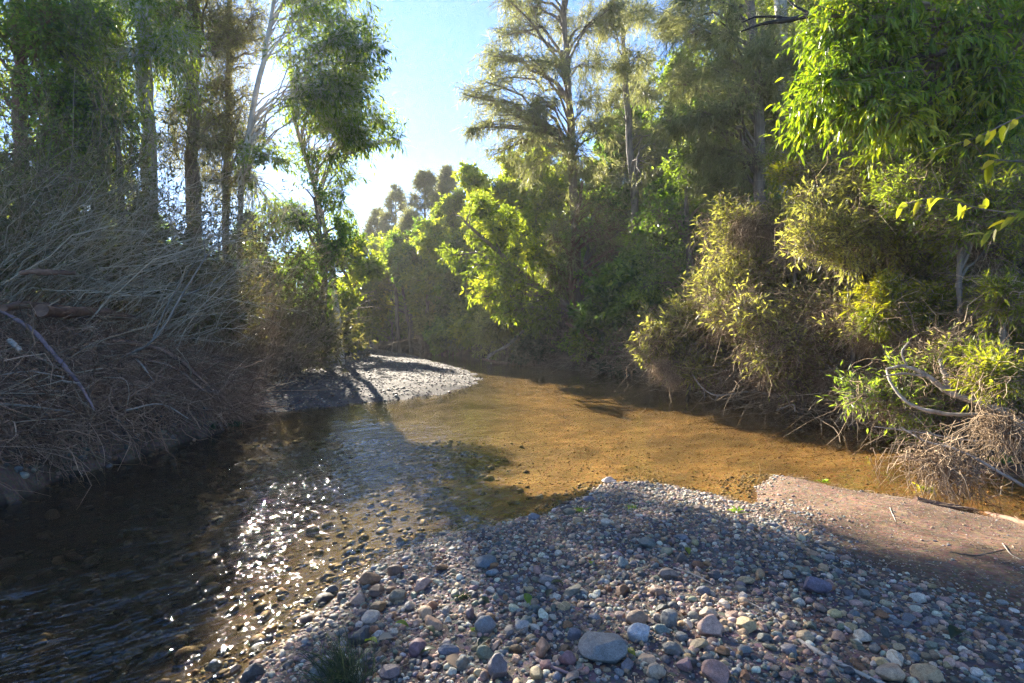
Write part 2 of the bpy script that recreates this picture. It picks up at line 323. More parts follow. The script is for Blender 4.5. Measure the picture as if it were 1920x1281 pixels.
# ---------------------------------------------------------------- plants
# gaps in the canopy: foliage is thinned where it would keep the sun off ground that lies in sunlight
LIT = [([G(*p, .05) for p in [(300, 1275), (330, 1120), (440, 960), (600, 865), (700, 850), (790, 800), (800, 870), (690, 1000), (640, 1120), (560, 1240)]], 1.0),
       ([G(*p, 0) for p in [(860, 840), (980, 770), (1180, 735), (1330, 760), (1640, 830), (1700, 930), (1440, 885), (1380, 945), (1210, 890), (1090, 890), (960, 880)]], 1.0),
       ([G(*p, .25) for p in [(1130, 1130), (1290, 1085), (1440, 1120), (1580, 1180), (1760, 1290), (1300, 1290), (1270, 1210)]], 1.0),
       ([G(*p, .1) for p in [(1440, 890), (1640, 935), (1930, 1010), (1930, 1060), (1560, 960)]], 1.0),
       ([G(*p, .15) for p in [(1760, 1050), (1940, 1070), (1940, 1180), (1830, 1130)]], 1.0),
       ([G(*p, .2) for p in [(1150, 905), (1250, 905), (1430, 950), (1480, 1000), (1300, 960)]], 1.0),
       ([G(*p, .35) for p in [(740, 700), (880, 700), (890, 730), (760, 742), (700, 730)]], 1.0),
       ([G(*p, .35) for p in [(505, 690), (530, 690), (515, 765), (488, 770)]], 1.0),
       ([G(*p, .2) for p in [(640, 650), (800, 650), (860, 690), (700, 672)]], 1.0)]
RBZ = [(3.2, 30), (2.8, 24), (4.3, 17.5), (4.8, 12), (5.2, 9), (5.4, 6.5), (5.0, 4.5), (6.5, 3), (20, 3), (20, 24), (10, 30)]
rgL = np.random.default_rng(77)
def sunlit(W, bank):
    """True where a leaf has to go"""
    r = np.zeros(len(W), bool); u = rgL.random(len(W))
    for z0 in (.05, .2, .35):
        t = (W[:, 2]-z0)/S[2]; x = W[:, 0]-S[0]*t; y = W[:, 1]-S[1]*t
        j = .2*fbm(x, y, .6, 51)+.3*fbm(x, y, 1.7, 53); k = .2*fbm(x, y, .6, 57)+.3*fbm(x, y, 1.7, 59)
        for poly, p in LIT: r |= inpoly(x+j, y+k, poly) & (u < p)
    if bank:
        for z0 in (.6, 1.8, 3.2, 4.8):
            t = (W[:, 2]-z0)/S[2]; x = W[:, 0]-S[0]*t; y = W[:, 1]-S[1]*t
            r |= inpoly(x, y, RBZ) & (t > 6) & (u < .8)
    # the sun shows through beside the leaning gum
    v = W-np.array([0, 0, CAMZ]); d = norm(v)@S
    r |= (d > math.cos(math.radians(1.7))) | ((d > math.cos(math.radians(3.2))) & (u < .5))
    return r
SPEC = dict(
    casuarina=dict(shape='needle', L=(.16, .34), W=.017, droop=.6, spread=.75, n2=11, n3=8, nl=24, tw=.75, mat='casuarina', up=.45, tr=.5),
    casfine=dict(shape='needle', L=(.14, .30), W=.014, droop=.5, spread=.75, n2=11, n3=7, nl=24, tw=.7, mat='casuarina_dark', up=.45, tr=.5),
    casspire=dict(shape='needle', L=(.25, .5), W=.05, droop=.2, spread=.6, n2=8, n3=6, nl=11, tw=.8, mat='casuarina', up=.8),
    casfar=dict(shape='needle', L=(.25, .5), W=.05, droop=.3, spread=.6, n2=9, n3=6, nl=22, tw=.5, mat='casuarina', up=.4),
    euc=dict(shape='lance', L=(.11, .19), W=.034, droop=.8, spread=.9, n2=12, n3=7, nl=7, tw=.8, mat='euc', up=.25, lr=.5),
    broad=dict(shape='lance', L=(.09, .17), W=.055, droop=.35, spread=.9, n2=13, n3=8, nl=13, tw=.55, mat='broad', up=.25),
    broadfar=dict(shape='lance', L=(.18, .32), W=.11, droop=.3, spread=.9, n2=10, n3=6, nl=16, tw=.6, mat='broad', up=.25),
    wattle=dict(shape='lance', L=(.10, .18), W=.036, droop=.3, spread=.8, n2=13, n3=9, nl=18, tw=.5, mat='wattle', up=.35),
    wattlefar=dict(shape='lance', L=(.17, .3), W=.085, droop=.25, spread=.9, n2=11, n3=7, nl=18, tw=.65, mat='wattle', up=.35),
    olive=dict(shape='lance', L=(.06, .12), W=.024, droop=.12, spread=.75, n2=12, n3=9, nl=16, tw=.42, mat='olive', up=.3),
    lime=dict(shape='lance', L=(.06, .12), W=.02, droop=.1, spread=.7, n2=11, n3=8, nl=24, tw=.3, mat='lime', up=.4),
    lush=dict(shape='fold', L=(.07, .17), W=.034, droop=.75, spread=.85, n2=13, n3=8, nl=12, tw=.5, mat='lush', up=.0))
def crown(rng, trunk, tr, clumps, sp, tmin=.25, K1=8, sag=0.):
    """branches and leaves of one plant (local coordinates). trunk (K,3), tr (K,), clumps (C,4)"""
    wood = []; Cn = len(clumps); c = clumps[:, :3]; r = clumps[:, 3]
    tz = np.linspace(0, 1, len(trunk))
    hd = np.hypot(c[:, 0]-np.interp(c[:, 2], trunk[:, 2], trunk[:, 0]), c[:, 1]-np.interp(c[:, 2], trunk[:, 2], trunk[:, 1]))
    zt = np.clip(c[:, 2]-hd*rng.uniform(.35, .9, Cn)-.1*r, trunk[0, 2], trunk[-1, 2])
    t = np.clip(np.interp(zt, np.maximum.accumulate(trunk[:, 2]), tz), tmin, .98)
    A, D = sample(trunk[None], t[None]); A = A[0]; D = D[0]
    out_ = norm(c-A); D = norm(D*.7+out_*.6+np.array([0, 0, sp['up']]))
    limbs = bez(A, D, c, K1, .5, .025, rng)
    ln = np.linalg.norm(c-A, axis=1)
    r0 = np.minimum(np.interp(t, tz, tr)*.7, .012+.018*ln)*sp.get('lr', 1.)
    taper = np.linspace(1, .3, K1)
    wood.append((limbs, r0[:, None]*taper, 6))
    # secondaries
    n2 = sp['n2']
    ts = rng.uniform(.4, 1, (Cn, n2)); P, D = sample(limbs, ts)
    q = rng.normal(0, 1, (Cn, n2, 3)); q = norm(q)*rng.uniform(.35, 1, (Cn, n2, 1))**.6
    T = c[:, None]+q*r[:, None, None]*1.25; T[..., 2] -= sag*np.linalg.norm(q[..., :2], axis=-1)*r[:, None]
    A = P.reshape(-1, 3); B = T.reshape(-1, 3); D = norm(D.reshape(-1, 3)+rng.normal(0, .3, A.shape)+np.array([0, 0, sp['up']]))
    sec = bez(A, D, B, 6, .45, .03, rng)
    rs = np.repeat(r0*.3, n2)*(1-.5*ts.ravel())
    rs = np.clip(rs, .004, .03)
    wood.append((sec, rs[:, None]*np.linspace(1, .35, 6), 4))
    # twigs
    n3 = sp['n3']; Ns = len(sec)
    tt = rng.uniform(.25, 1, (Ns, n3)); P, D = sample(sec, tt)
    d = norm(D*.8+norm(rng.normal(0, 1, D.shape))*sp['spread']+np.array([0, 0, .25-.5*sp['droop']]))
    A = P.reshape(-1, 3); D = norm(D+rng.normal(0, .4, D.shape)).reshape(-1, 3); Lt = sp['tw']*rng.uniform(.5, 1.15, len(A))
    tw = bez(A, D, A+d.reshape(-1, 3)*Lt[:, None], 4, .4, .03, rng)
    wood.append((tw, np.repeat(np.array([[.0045, .0035, .0025, .0015]])*sp.get('tr', 1.), len(tw), 0), 3))
    # leaves
    nl = sp['nl']; Nt = len(tw)
    tl = rng.uniform(.15, 1, (Nt, nl)); P, D = sample(tw, tl)
    g = np.array([0, 0, -1.])
    d = norm(D*.9+norm(rng.normal(0, 1, D.shape))*sp['spread']+g*sp['droop']*rng.uniform(.5, 1.3, D.shape[:2])[..., None]).reshape(-1, 3)
    pos = P.reshape(-1, 3); n = len(pos)
    nr = norm(norm(rng.normal(0, 1, (n, 3)))*.7+np.array([0, 0, .8])); nr = norm(nr-d*np.sum(nr*d, 1)[:, None]+1e-4)
    L = rng.uniform(*sp['L'], n); W = sp['W']*rng.uniform(.7, 1.25, n)
    ct = rng.normal(0, .16, Cn); st = rng.normal(0, .1, Ns)
    tint = np.clip(.45+np.repeat(ct, n2*n3*nl)+np.repeat(st, n3*nl)+rng.normal(0, .16, n), 0, 1)
    return wood, (pos, d, nr, L, W, tint)
def plant(name, label, cat, base, pts, rad, clumps, spec, bark='bark_brown', seed=0, group=None, tmin=.25, cull=True, bank=False, keep=1., sag=0., leafscale=1., flare=1.5, crown_name='crown', mat=None, nl=None, woodmat=None, dry=0, px1=None):
    """pts: trunk line (world), rad: radii, clumps: (C,4) world. -> Empty > trunk, crown"""
    rng = np.random.default_rng(seed+1000); sp = dict(SPEC[spec])
    if nl: sp['nl'] = nl
    base = np.asarray(base, float)
    K = 18; tr = smooth_line(np.asarray(pts, float)-base, K); rr = np.interp(np.linspace(0, 1, K), np.linspace(0, 1, len(rad)), rad)
    tr = tr+rng.normal(0, 1, tr.shape)*np.array([1, 1, 0])*rr[:, None]*.22
    rr = rr*(1+.1*rng.normal(0, 1, K)); rr[0] *= flare; rr[1] *= 1+.25*(flare-1)
    cl = np.asarray(clumps, float).copy(); cl[:, :3] -= base
    wood, lf = crown(rng, tr, rr, cl, sp, tmin, sag=sag)
    if px1 is None: px1 = max(base[1], 3)/512    # metres one pixel covers there: foliage far off is drawn in leaf sprays
    e = root(name, label, cat, base, group)
    mb = MB(); V, q = tubes(tr[None], rr[None], 12); mb.add(V, q)
    for P, R, s in wood:
        if s < 5: R = np.maximum(R, .11*px1*np.linspace(1, .5, R.shape[1]))
        if s < 6 and cull:
            kk = ~sunlit(P[:, P.shape[1]//2]+base, False); P, R = P[kk], R[kk]
        if s == 6 and cull:                        # no bough hides the sun itself
            kk = ~((norm(P+base-np.array([0, 0, CAMZ]))@S) > math.cos(math.radians(1.0))).any(1); P, R = P[kk], R[kk]
        V, q = tubes(P, R, s); mb.add(V, q)
    obj('trunk', mb.mesh('trunk'), M[bark], e)
    pos, d, nr, Ln, W, ti = lf
    fs = max(1., (.62 if sp['shape'] == 'needle' else 1.75)*px1/sp['W'])
    kp = rng.random(len(pos)) < keep/fs**(.8 if sp['shape'] == 'needle' else 1.25)
    leafscale = leafscale*fs; W = W.copy(); Ln = Ln*(fs**-.45 if sp['shape'] == 'needle' else fs**-.25)
    if cull: kp &= ~sunlit(pos+base, bank)
    V, Fa, t = leafmesh(pos[kp], d[kp], nr[kp], Ln[kp]*leafscale, W[kp]*leafscale, sp['shape'], ti[kp])
    obj(crown_name, mesh('crown', V, Fa, False, tint=t), M[mat or sp['mat']], e)
    if dry:                                        # dead twigs and flood straw caught in the bush
        k = rng.integers(0, len(cl), dry); A = cl[k, :3]+norm(rng.normal(0, 1, (dry, 3)))*(cl[k, 3]*rng.uniform(.6, 1.55, dry))[:, None]
        d = norm(np.array([-.55, -.5, -.25])+rng.normal(0, .75, (dry, 3))); Ln = rng.lognormal(np.log(.3), .55, dry)
        P = bez(A, d+rng.normal(0, .6, (dry, 3)), A+d*Ln[:, None], 6, .5, .05, rng); V, q = tubes(P, np.full((dry, 1), .0036)*rng.uniform(.5, 1.8, (dry, 1))*np.linspace(1, .4, 6), 3)
        obj('dry_twigs', mesh('dry_twigs', V, [q], True, tint=np.repeat(rng.beta(2, 1.7, dry), 18)), M['thatch'], e)
    return e
def ball(rng, c, R, n, r, squash=.8, shell=.55):
    """n clumps spread through an ellipsoid of radii R"""
    q = norm(rng.normal(0, 1, (n, 3)))*rng.uniform(shell, 1, (n, 1))
    return np.hstack([np.asarray(c)+q*np.asarray(R), np.full((n, 1), r)*rng.uniform(.75, 1.3, (n, 1))])
def cone(rng, x, y, z0, z1, R, n, r, pw=.8):
    u = rng.random(n)**.8; a = rng.uniform(0, 2*np.pi, n); rad = R*(1-u)**pw*rng.uniform(.45, 1, n)
    return np.stack([x+rad*np.cos(a), y+rad*np.sin(a), z0+(z1-z0)*u, r*(1.05-.55*u)*rng.uniform(.8, 1.2, n)], 1)
def pc(lst, Y):
    """clumps from the picture: (px, py, radius px, depth offset)"""
    o = []
    for p in lst:
        y = Y+(p[3] if len(p) > 3 else 0); o.append([*PX(p[0], p[1], y), p[2]/F*y])
    return np.array(o)
def copytree(e, loc, rz, sc, label, group=None):
    r = e.copy(); C.objects.link(r); r.location = tuple(loc); r.rotation_euler = (0, 0, rz); r.scale = (sc, sc, sc) if np.isscalar(sc) else sc
    r['label'] = label
    if group: r['group'] = group
    elif 'group' in r: del r['group']
    for ch in list(e.children):
        c = ch.copy(); C.objects.link(c); c.parent = r
    return r
def base_at(px, Y, dz=-.08):
    X = (px-CX)/F*Y; return np.array([X, Y, gz(X, Y)+dz])
def T(name, label, cat, bpx, Y, trunk, rad, clumps, spec, bark, seed, **kw):
    """trunk: picture points above the base; clumps: picture clumps, all about depth Y"""
    b = base_at(bpx, Y); pts = [b]+[PX(p[0], p[1], Y+(p[2] if len(p) > 2 else 0)) for p in trunk]
    cl = clumps if isinstance(clumps, np.ndarray) else pc(clumps, Y)
    if len(trunk) == 0: pts = [b, b+np.array([0, 0, .5])]
    return plant(name, label, cat, b, pts, rad, cl, spec, bark, seed, **kw)
rng = np.random.default_rng(5)
def jit(cl, Y, d, n=1, s=.6):                     # the same clumps spread in depth, repeated with scatter
    r = np.random.default_rng(len(cl)*7+int(Y*10)); o = []
    for p in cl:
        for k in range(n): o.append((p[0]+(r.normal(0, .5)*p[2] if k else 0), p[1]+(r.normal(0, .4)*p[2] if k else 0), p[2]*(1 if k == 0 else s+.3*r.random()), r.uniform(-d, d)))
    return o
# ---- left bank
def lacy(x0, x1, y0, y1, n, seed, r0=34):
    r = np.random.default_rng(seed); return [(r.uniform(x0, x1), r.uniform(y0, y1), r0*r.uniform(.7, 1.3)) for _ in range(n)]
T('gum_tree', 'tall gum tree with a smooth pale straight trunk forking high above the left thicket', 'tree', 280, 15,
  [(279, 330), (272, 160), (269, 40), (266, -120), (262, -330)], [.21, .2, .19, .17, .12, .06],
  jit([(160, 30, 50), (205, 80, 45), (225, 10, 45), (185, 130, 40), (310, -70, 70), (235, -90, 70), (335, 30, 45), (250, -200, 90), (130, 100, 40), (320, 110, 36)]+lacy(150, 360, -60, 260, 16, 1), 15, 1.6, 2), 'euc', 'bark_pale', 1, keep=.34, tmin=.45, nl=14)
T('gum_tree', 'slim gum stem arching out to the left in front of the pale straight trunk', 'tree', 232, 13,
  [(225, 300), (200, 200), (160, 130), (110, 75), (60, 20)], [.07, .065, .05, .04, .03, .02],
  jit([(100, 60, 40), (60, 10, 45), (140, 20, 40), (170, 190, 34), (140, 240, 36), (210, 230, 34), (110, 160, 34)]+lacy(60, 250, 0, 330, 16, 2), 13, 1.2, 2), 'euc', 'bark_grey', 2, keep=.34, tmin=.35, nl=14)
T('casuarina_tree', 'dark brown straight trunk of a river oak right of the pale gum trunk', 'tree', 362, 17,
  [(362, 380), (366, 220), (367, 60), (366, -80), (362, -260)], [.21, .2, .18, .16, .13, .07],
  jit([(330, 110, 38), (400, 90, 42), (340, 200, 36), (395, 190, 38), (380, -10, 55), (320, 10, 40), (330, 290, 32), (410, -70, 70), (330, -90, 70), (400, 270, 32)]+lacy(300, 430, -40, 330, 18, 3), 17, 1.5, 2), 'casfine', 'bark_brown', 3, keep=.2, tmin=.3)
T('casuarina_tree', 'thin dark river oak with feathery foliage just left of the sun', 'tree', 425, 19,
  [(424, 400), (428, 260), (430, 120), (432, 0), (434, -160)], [.15, .14, .12, .11, .09, .05],
  jit([(440, 60, 42), (405, 30, 36), (460, 120, 32), (420, 160, 38), (455, 200, 28), (425, 240, 38), (460, 270, 36), (440, -50, 60), (480, 20, 36), (390, 320, 34), (470, 330, 34)]+lacy(390, 500, -40, 380, 20, 4), 19, 1.6, 2), 'casfine', 'bark_brown', 4, keep=.18, tmin=.25)
T('gum_tree', 'leaning pale gum whose bent trunk crosses the sun', 'tree', 446, 17,
  [(450, 420), (454, 330), (462, 285), (472, 215), (484, 155), (499, 90), (514, 0), (530, -140)], [.10, .095, .09, .085, .08, .075, .065, .06, .04],
  jit([(560, 40, 44), (615, 30, 44), (655, 80, 36), (690, 45, 26), (600, 110, 40), (560, -50, 60), (650, -40, 60), (705, 85, 16), (645, 150, 30), (575, 170, 34), (480, -60, 60), (545, 110, 30)]+lacy(500, 690, -40, 200, 14, 5)+lacy(470, 560, 260, 440, 9, 8, 24), 17, 1.6, 2), 'euc', 'bark_pale', 5, keep=.26, tmin=.22, nl=14)
T('gum_tree', 'gum leaning out over the creek with its leafy right-hand boughs against open sky', 'tree', 640, 21,
  [(622, 500), (600, 390), (575, 300), (552, 220), (545, 130), (540, 40)], [.10, .095, .09, .08, .07, .055, .04],
  jit([(700, 135, 20), (735, 240, 17), (700, 210, 22), (655, 215, 30), (640, 262, 34), (690, 262, 20), (610, 235, 36), (600, 300, 36), (655, 315, 28), (676, 345, 18), (560, 275, 36), (630, 370, 30), (745, 262, 10), (650, 180, 26), (590, 190, 34), (665, 395, 18)]+lacy(540, 690, 120, 400, 18, 6), 21, 2.0, 2), 'euc', 'bark_pale', 6, keep=.24, tmin=.3, nl=16)
T('shade_tree', 'dark leafy tree standing in shade at the downstream end of the left thicket', 'tree', 606, 19,
  [(607, 520), (600, 440), (590, 370)], [.11, .1, .08, .05],
  jit([(600, 380, 40), (570, 420, 42), (640, 445, 30), (560, 345, 38), (620, 485, 32), (655, 430, 18), (585, 500, 38), (545, 480, 40), (530, 400, 40), (600, 560, 30), (550, 570, 36)], 19, 1.8, 2), 'broad', 'bark_brown', 7, keep=.42)
T('wattle_tree', 'sunlit yellow-green wattle beyond the gravel bar on the left bank', 'tree', 640, 33,
  [(655, 560), (680, 510), (700, 470)], [.14, .12, .1, .06],
  jit([(600, 470, 36), (650, 500, 34), (690, 505, 26), (620, 555, 36), (672, 465, 22), (705, 545, 22), (580, 520, 34), (665, 570, 30), (640, 600, 26), (600, 600, 26)], 33, 3, 2), 'wattlefar', 'bark_brown', 8)
T('leafy_tree', 'leafy green tree with a straight reddish trunk in the upper left corner', 'tree', 42, 12,
  [(40, 300), (37, 140), (34, 0), (32, -160)], [.15, .14, .13, .12, .06],
  jit([(20, 50, 50), (64, 110, 50), (10, 190, 60), (85, 30, 36), (90, 190, 38), (100, 260, 44), (20, 290, 56), (60, 360, 52), (120, 320, 38), (-40, 100, 70), (150, 370, 36), (0, 410, 56), (10, -60, 70), (100, 400, 40)], 12, 1.3, 2), 'broad', 'bark_red', 9, keep=.42, mat='euc', nl=9)
T('shade_tree', 'small dark leafy tree behind the thicket left of the pale gum trunk', 'tree', 190, 14,
  [(185, 440), (195, 320), (200, 240)], [.09, .08, .06, .03],
  jit([(160, 300, 40), (200, 270, 40), (230, 330, 40), (180, 360, 44), (130, 420, 44), (220, 400, 44), (260, 290, 30), (90, 470, 50), (180, 460, 44), (260, 430, 40)], 14, 1.2, 1), 'broad', 'bark_brown', 10, keep=.36, nl=9, mat='euc')
# ---- far end of the creek
for i, (px, Y, top, w, sd, lb) in enumerate([
    (742, 56, 352, 34, 11, 'thin grey-green spire of a distant river oak, leftmost of the far spires'),
    (797, 50, 322, 36, 12, 'tall slender distant river oak in the middle of the far end of the creek'),
    (838, 52, 320, 30, 13, 'tall distant river oak with a dark top right of the slender middle spire'),
    (708, 60, 398, 34, 14, 'short distant river oak fading into the glare at the left of the far trees'),
    (770, 46, 405, 34, 15, 'pale feathery river oak in front of the far spires')]):
    b = base_at(px, Y); zt = CAMZ+(HY-top)/F*Y; R = w/F*Y
    cl = cone(np.random.default_rng(sd), b[0], Y, b[2]+2.2, zt, R*2.2, 80, R*.17, .72)
    plant('casuarina_tree', lb, 'tree', b, [b, [b[0], Y, zt*.6], [b[0], Y, zt-.2]], [.22, .14, .03], cl, 'casspire', 'bark_grey', sd, tmin=.12, keep=.5)
T('wattle_tree', 'round golden-green wattle in front of the distant spires', 'tree', 850, 42, [(850, 520), (848, 440)], [.2, .17, .1],
  jit([(850, 385, 20), (830, 410, 26), (870, 410, 24), (850, 440, 32), (820, 460, 28), (885, 450, 30), (840, 490, 32), (880, 500, 30), (815, 510, 24), (905, 480, 24)], 42, 2.5, 2), 'wattlefar', 'bark_brown', 16)
T('wattle_tree', 'loose tall wattle with a thin arching top left of the big river oak', 'tree', 940, 33, [(930, 520), (905, 420), (890, 350)], [.16, .13, .09, .03],
  jit([(880, 325, 16), (900, 350, 22), (905, 390, 26), (930, 370, 28), (960, 345, 28), (925, 430, 34), (955, 410, 34), (890, 425, 24), (985, 385, 32), (950, 470, 36), (990, 450, 36), (920, 490, 30)], 33, 2, 2), 'wattlefar', 'bark_brown', 17)
T('leafy_tree', 'bright green broad-crowned tree behind the trunk of the big river oak', 'tree', 1010, 30, [(1010, 500), (1005, 400)], [.16, .14, .08],
  jit([(1000, 330, 32), (1040, 350, 36), (1010, 380, 40), (1050, 410, 40), (980, 420, 36), (1030, 450, 40), (960, 310, 22), (1070, 330, 32), (1000, 490, 40), (1060, 490, 40)], 30, 2, 2), 'broadfar', 'bark_brown', 18, mat='wattle')
for i, (px, Y, lean, top, sd, lb) in enumerate([
    (748, 40, -10, 470, 21, 'slim dark-stemmed tree at the water edge beyond the gravel bar, leftmost of five'),
    (772, 41, -28, 455, 22, 'dark-stemmed tree leaning left over the end of the gravel bar'),
    (800, 39, 2, 440, 23, 'straight dark-stemmed tree behind the end of the gravel bar'),
    (828, 37, -12, 430, 24, 'dark leaning stem rising from the bank at the bend of the creek'),
    (855, 36, 6, 470, 25, 'dark stem half hidden by shade right of the leaning stem at the bend')]):
    b = base_at(px, Y)
    cl = jit([(px+lean*1.2, top, 22), (px+lean-16, top+35, 20), (px+lean+20, top+30, 22), (px+lean*.8+4, top+70, 22), (px+lean*.6-20, top+95, 18), (px+16, top+110, 18)], Y, 2, 2)
    T('creekside_tree', lb, 'tree', px, Y, [(px+lean*.3, 590), (px+lean*.7, 530), (px+lean, top+20)], [.16, .13, .11, .06], cl, 'wattlefar' if i % 2 else 'broadfar', 'bark_brown', sd, tmin=.4)
T('shade_tree', 'dense very dark tree in shade behind the bend of the creek', 'tree', 870, 35, [(872, 560), (875, 500)], [.18, .14, .08],
  jit([(850, 540, 28), (880, 520, 30), (900, 550, 30), (860, 580, 28), (895, 590, 26), (915, 520, 24), (840, 600, 20)], 36, 1.5, 2), 'broadfar', 'bark_brown', 26)
T('leaning_tree', 'olive-green tree leaning far left over the creek from the right bank', 'tree', 1150, 23.5,
  [(1105, 605), (1045, 560), (985, 520), (925, 465), (870, 415)], [.2, .17, .15, .13, .1, .05],
  jit([(870, 440, 32), (915, 425, 34), (880, 495, 34), (935, 490, 36), (955, 430, 36), (1000, 480, 36), (905, 390, 26), (855, 405, 20), (985, 545, 36), (930, 545, 34), (1030, 520, 34), (965, 590, 32), (1010, 600, 32), (900, 545, 24)], 23.5, 1.6, 2), 'wattle', 'bark_brown', 27, tmin=.15, keep=.7)
for i, (px, py, w, Y, spec, mat, sd, lb) in enumerate([
    (905, 610, 34, 33, 'wattlefar', 'wattle', 31, 'light yellow-green bush at the water edge on the bend of the creek'),
    (950, 625, 40, 28, 'wattle', 'olive', 32, 'pale olive bush overhanging the water right of the bend'),
    (735, 610, 34, 41, 'wattlefar', 'lime', 33, 'bright yellow-green bush glowing at the far end of the gravel bar'),
    (790, 630, 26, 38, 'wattlefar', 'olive', 34, 'low brownish bush by the dark stems at the far waterline'),
    (840, 635, 26, 35.5, 'wattlefar', 'broad', 35, 'low dark bush at the waterline under the dark dense tree'),
    (690, 600, 30, 46, 'wattlefar', 'wattle', 36, 'pale sunlit bush closing the far end of the creek'),
    (1030, 640, 30, 24.5, 'broad', 'grass', 37, 'dark green fern-like bush at the foot of the leaning olive tree'),
    (1130, 630, 42, 22, 'broad', 'lush', 38, 'lush green bush on the right bank below the weeping river oak'),
    (1200, 600, 44, 20, 'broad', 'broad', 39, 'dark green bush in the shade right of the twin brown trunks'),
    (600, 620, 34, 27, 'wattlefar', 'olive', 40, 'dry olive bush behind the driftwood log on the gravel bar'),
    (650, 630, 26, 33, 'wattlefar', 'olive', 41, 'small dry bush at the back of the gravel bar below the sunlit wattle')]):
    cl = jit([(px, py, w), (px-w, py+8, w*.8), (px+w, py+6, w*.8), (px, py-w*.8, w*.8), (px-w*.6, py-w*.5, w*.7), (px+w*.7, py-w*.6, w*.7)], Y, w/F*Y*1.2, 3)
    T('riverside_bush', lb, 'bush', px, Y, [(px, py)], [.06, .03], cl, spec, 'bark_brown', sd, mat=mat, tmin=.1, nl=14, bank=True)
for i, (px, Y, top, w, spec, mat, lb) in enumerate([
    (705, 48, 470, 40, 'wattlefar', 'lime', 'bright green tree closing the gap beyond the gravel bar, left of the dark stems'), (735, 52, 440, 36, 'wattlefar', 'wattle', 'pale yellow-green tree behind the leftmost dark stem'),
    (672, 44, 500, 34, 'wattlefar', 'wattle', 'small glowing tree at the left end of the far gap'), (770, 49, 460, 38, 'broadfar', 'euc', 'green tree behind the leaning dark stem at the far bend'),
    (815, 47, 440, 38, 'wattlefar', 'olive', 'olive tree behind the straight dark stem at the far bend'), (720, 62, 430, 50, 'broadfar', 'euc', 'hazy green tree farthest back in the gap over the gravel bar')]):
    r = np.random.default_rng(700+i); cl = [(px+r.normal(0, .55)*w, r.uniform(top+15, 625), w*.55*r.uniform(.7, 1.2), r.uniform(-2, 2)) for _ in range(26)]
    T('far_tree', lb, 'tree', px, Y, [(px, 560), (px+4, top+25)], [.2, .15, .06], cl, spec, 'bark_grey', 90+i, mat=mat, cull=False, tmin=.12)
# ---- right bank, behind
T('casuarina_tree', 'big open-crowned river oak against the sky right of the gap', 'tree', 1092, 24,
  [(1082, 480), (1073, 340), (1069, 210), (1062, 90), (1056, -30), (1052, -170)], [.27, .24, .2, .17, .13, .1, .05],
  jit([(895, 195, 18), (925, 150, 30), (945, 60, 32), (980, 10, 34), (925, 105, 24), (990, 105, 36), (1000, 175, 34), (940, 225, 30), (1005, 245, 34), (1040, 40, 40), (1045, 130, 36), (1100, 60, 38), (1125, 130, 32), (1105, 200, 34), (1075, 270, 38), (1135, 250, 28), (955, 275, 26), (1015, 305, 34), (1120, 315, 34),
       (1000, -60, 55), (1090, -60, 55), (940, -10, 40), (1140, 20, 34), (900, 240, 14)], 24, 2.4, 2), 'casuarina', 'bark_brown', 51, keep=.55, tmin=.38, woodmat=None)
T('casuarina_tree', 'narrow straight river oak right of the big open-crowned one', 'tree', 1205, 26,
  [(1195, 420), (1184, 290), (1176, 180), (1168, 60), (1164, -60)], [.24, .21, .18, .15, .11, .06],
  jit([(1180, 25, 34), (1148, 50, 26), (1212, 40, 28), (1140, 185, 22), (1200, 105, 26), (1222, 165, 24), (1188, 265, 34), (1240, 240, 32), (1158, 335, 34), (1222, 325, 34), (1250, 300, 28), (1175, -50, 50), (1160, 130, 22), (1210, 380, 34)], 26, 2.2, 2), 'casuarina', 'bark_grey', 52, keep=.6, tmin=.35)
T('casuarina_tree', 'weeping river oak with pale drooping foliage and a brown trunk by the water', 'tree', 1082, 23.3,
  [(1074, 575), (1068, 510), (1080, 420), (1092, 340)], [.16, .14, .12, .09, .05],
  jit([(1070, 395, 38), (1035, 440, 32), (1110, 430, 36), (1068, 478, 32), (1140, 400, 36), (1150, 470, 34), (1028, 500, 22), (1175, 430, 32), (1100, 360, 32), (1130, 510, 26), (1050, 540, 18)], 23.3, 1.3, 2), 'casuarina', 'bark_red', 53, keep=.75, sag=.35, tmin=.3, bank=True)
T('shade_tree', 'bare-stemmed shade tree beside the brown trunk of the weeping river oak', 'tree', 1095, 24.2,
  [(1090, 560), (1100, 480), (1112, 400)], [.14, .12, .1, .06],
  jit([(1120, 470, 36), (1160, 520, 36), (1100, 540, 30), (1140, 380, 36), (1180, 480, 36), (1200, 420, 40), (1080, 440, 34), (1150, 570, 36)], 24.6, 1.2, 2), 'broad', 'bark_grey', 54, leafscale=1.2, bank=True)
T('casuarina_tree', 'weeping river oak with long hanging olive foliage and dark limbs in the upper right', 'tree', 1440, 15,
  [(1430, 480), (1425, 320), (1418, 180), (1410, 40), (1405, -110)], [.22, .2, .17, .14, .11, .06],
  jit([(1295, 60, 34), (1350, 40, 40), (1290, 150, 32), (1340, 130, 38), (1400, 100, 40), (1380, 180, 40), (1320, 210, 34), (1440, 180, 38), (1268, 235, 24), (1300, 280, 28), (1400, 250, 34), (1450, 60, 44), (1350, 290, 34), (1420, 320, 34), (1285, 5, 34), (1250, 50, 20), (1370, -50, 50), (1480, 110, 36), (1330, 340, 30), (1470, 240, 32)], 15, 1.8, 2), 'casuarina', 'bark_brown', 55, keep=.75, sag=.5, tmin=.35)
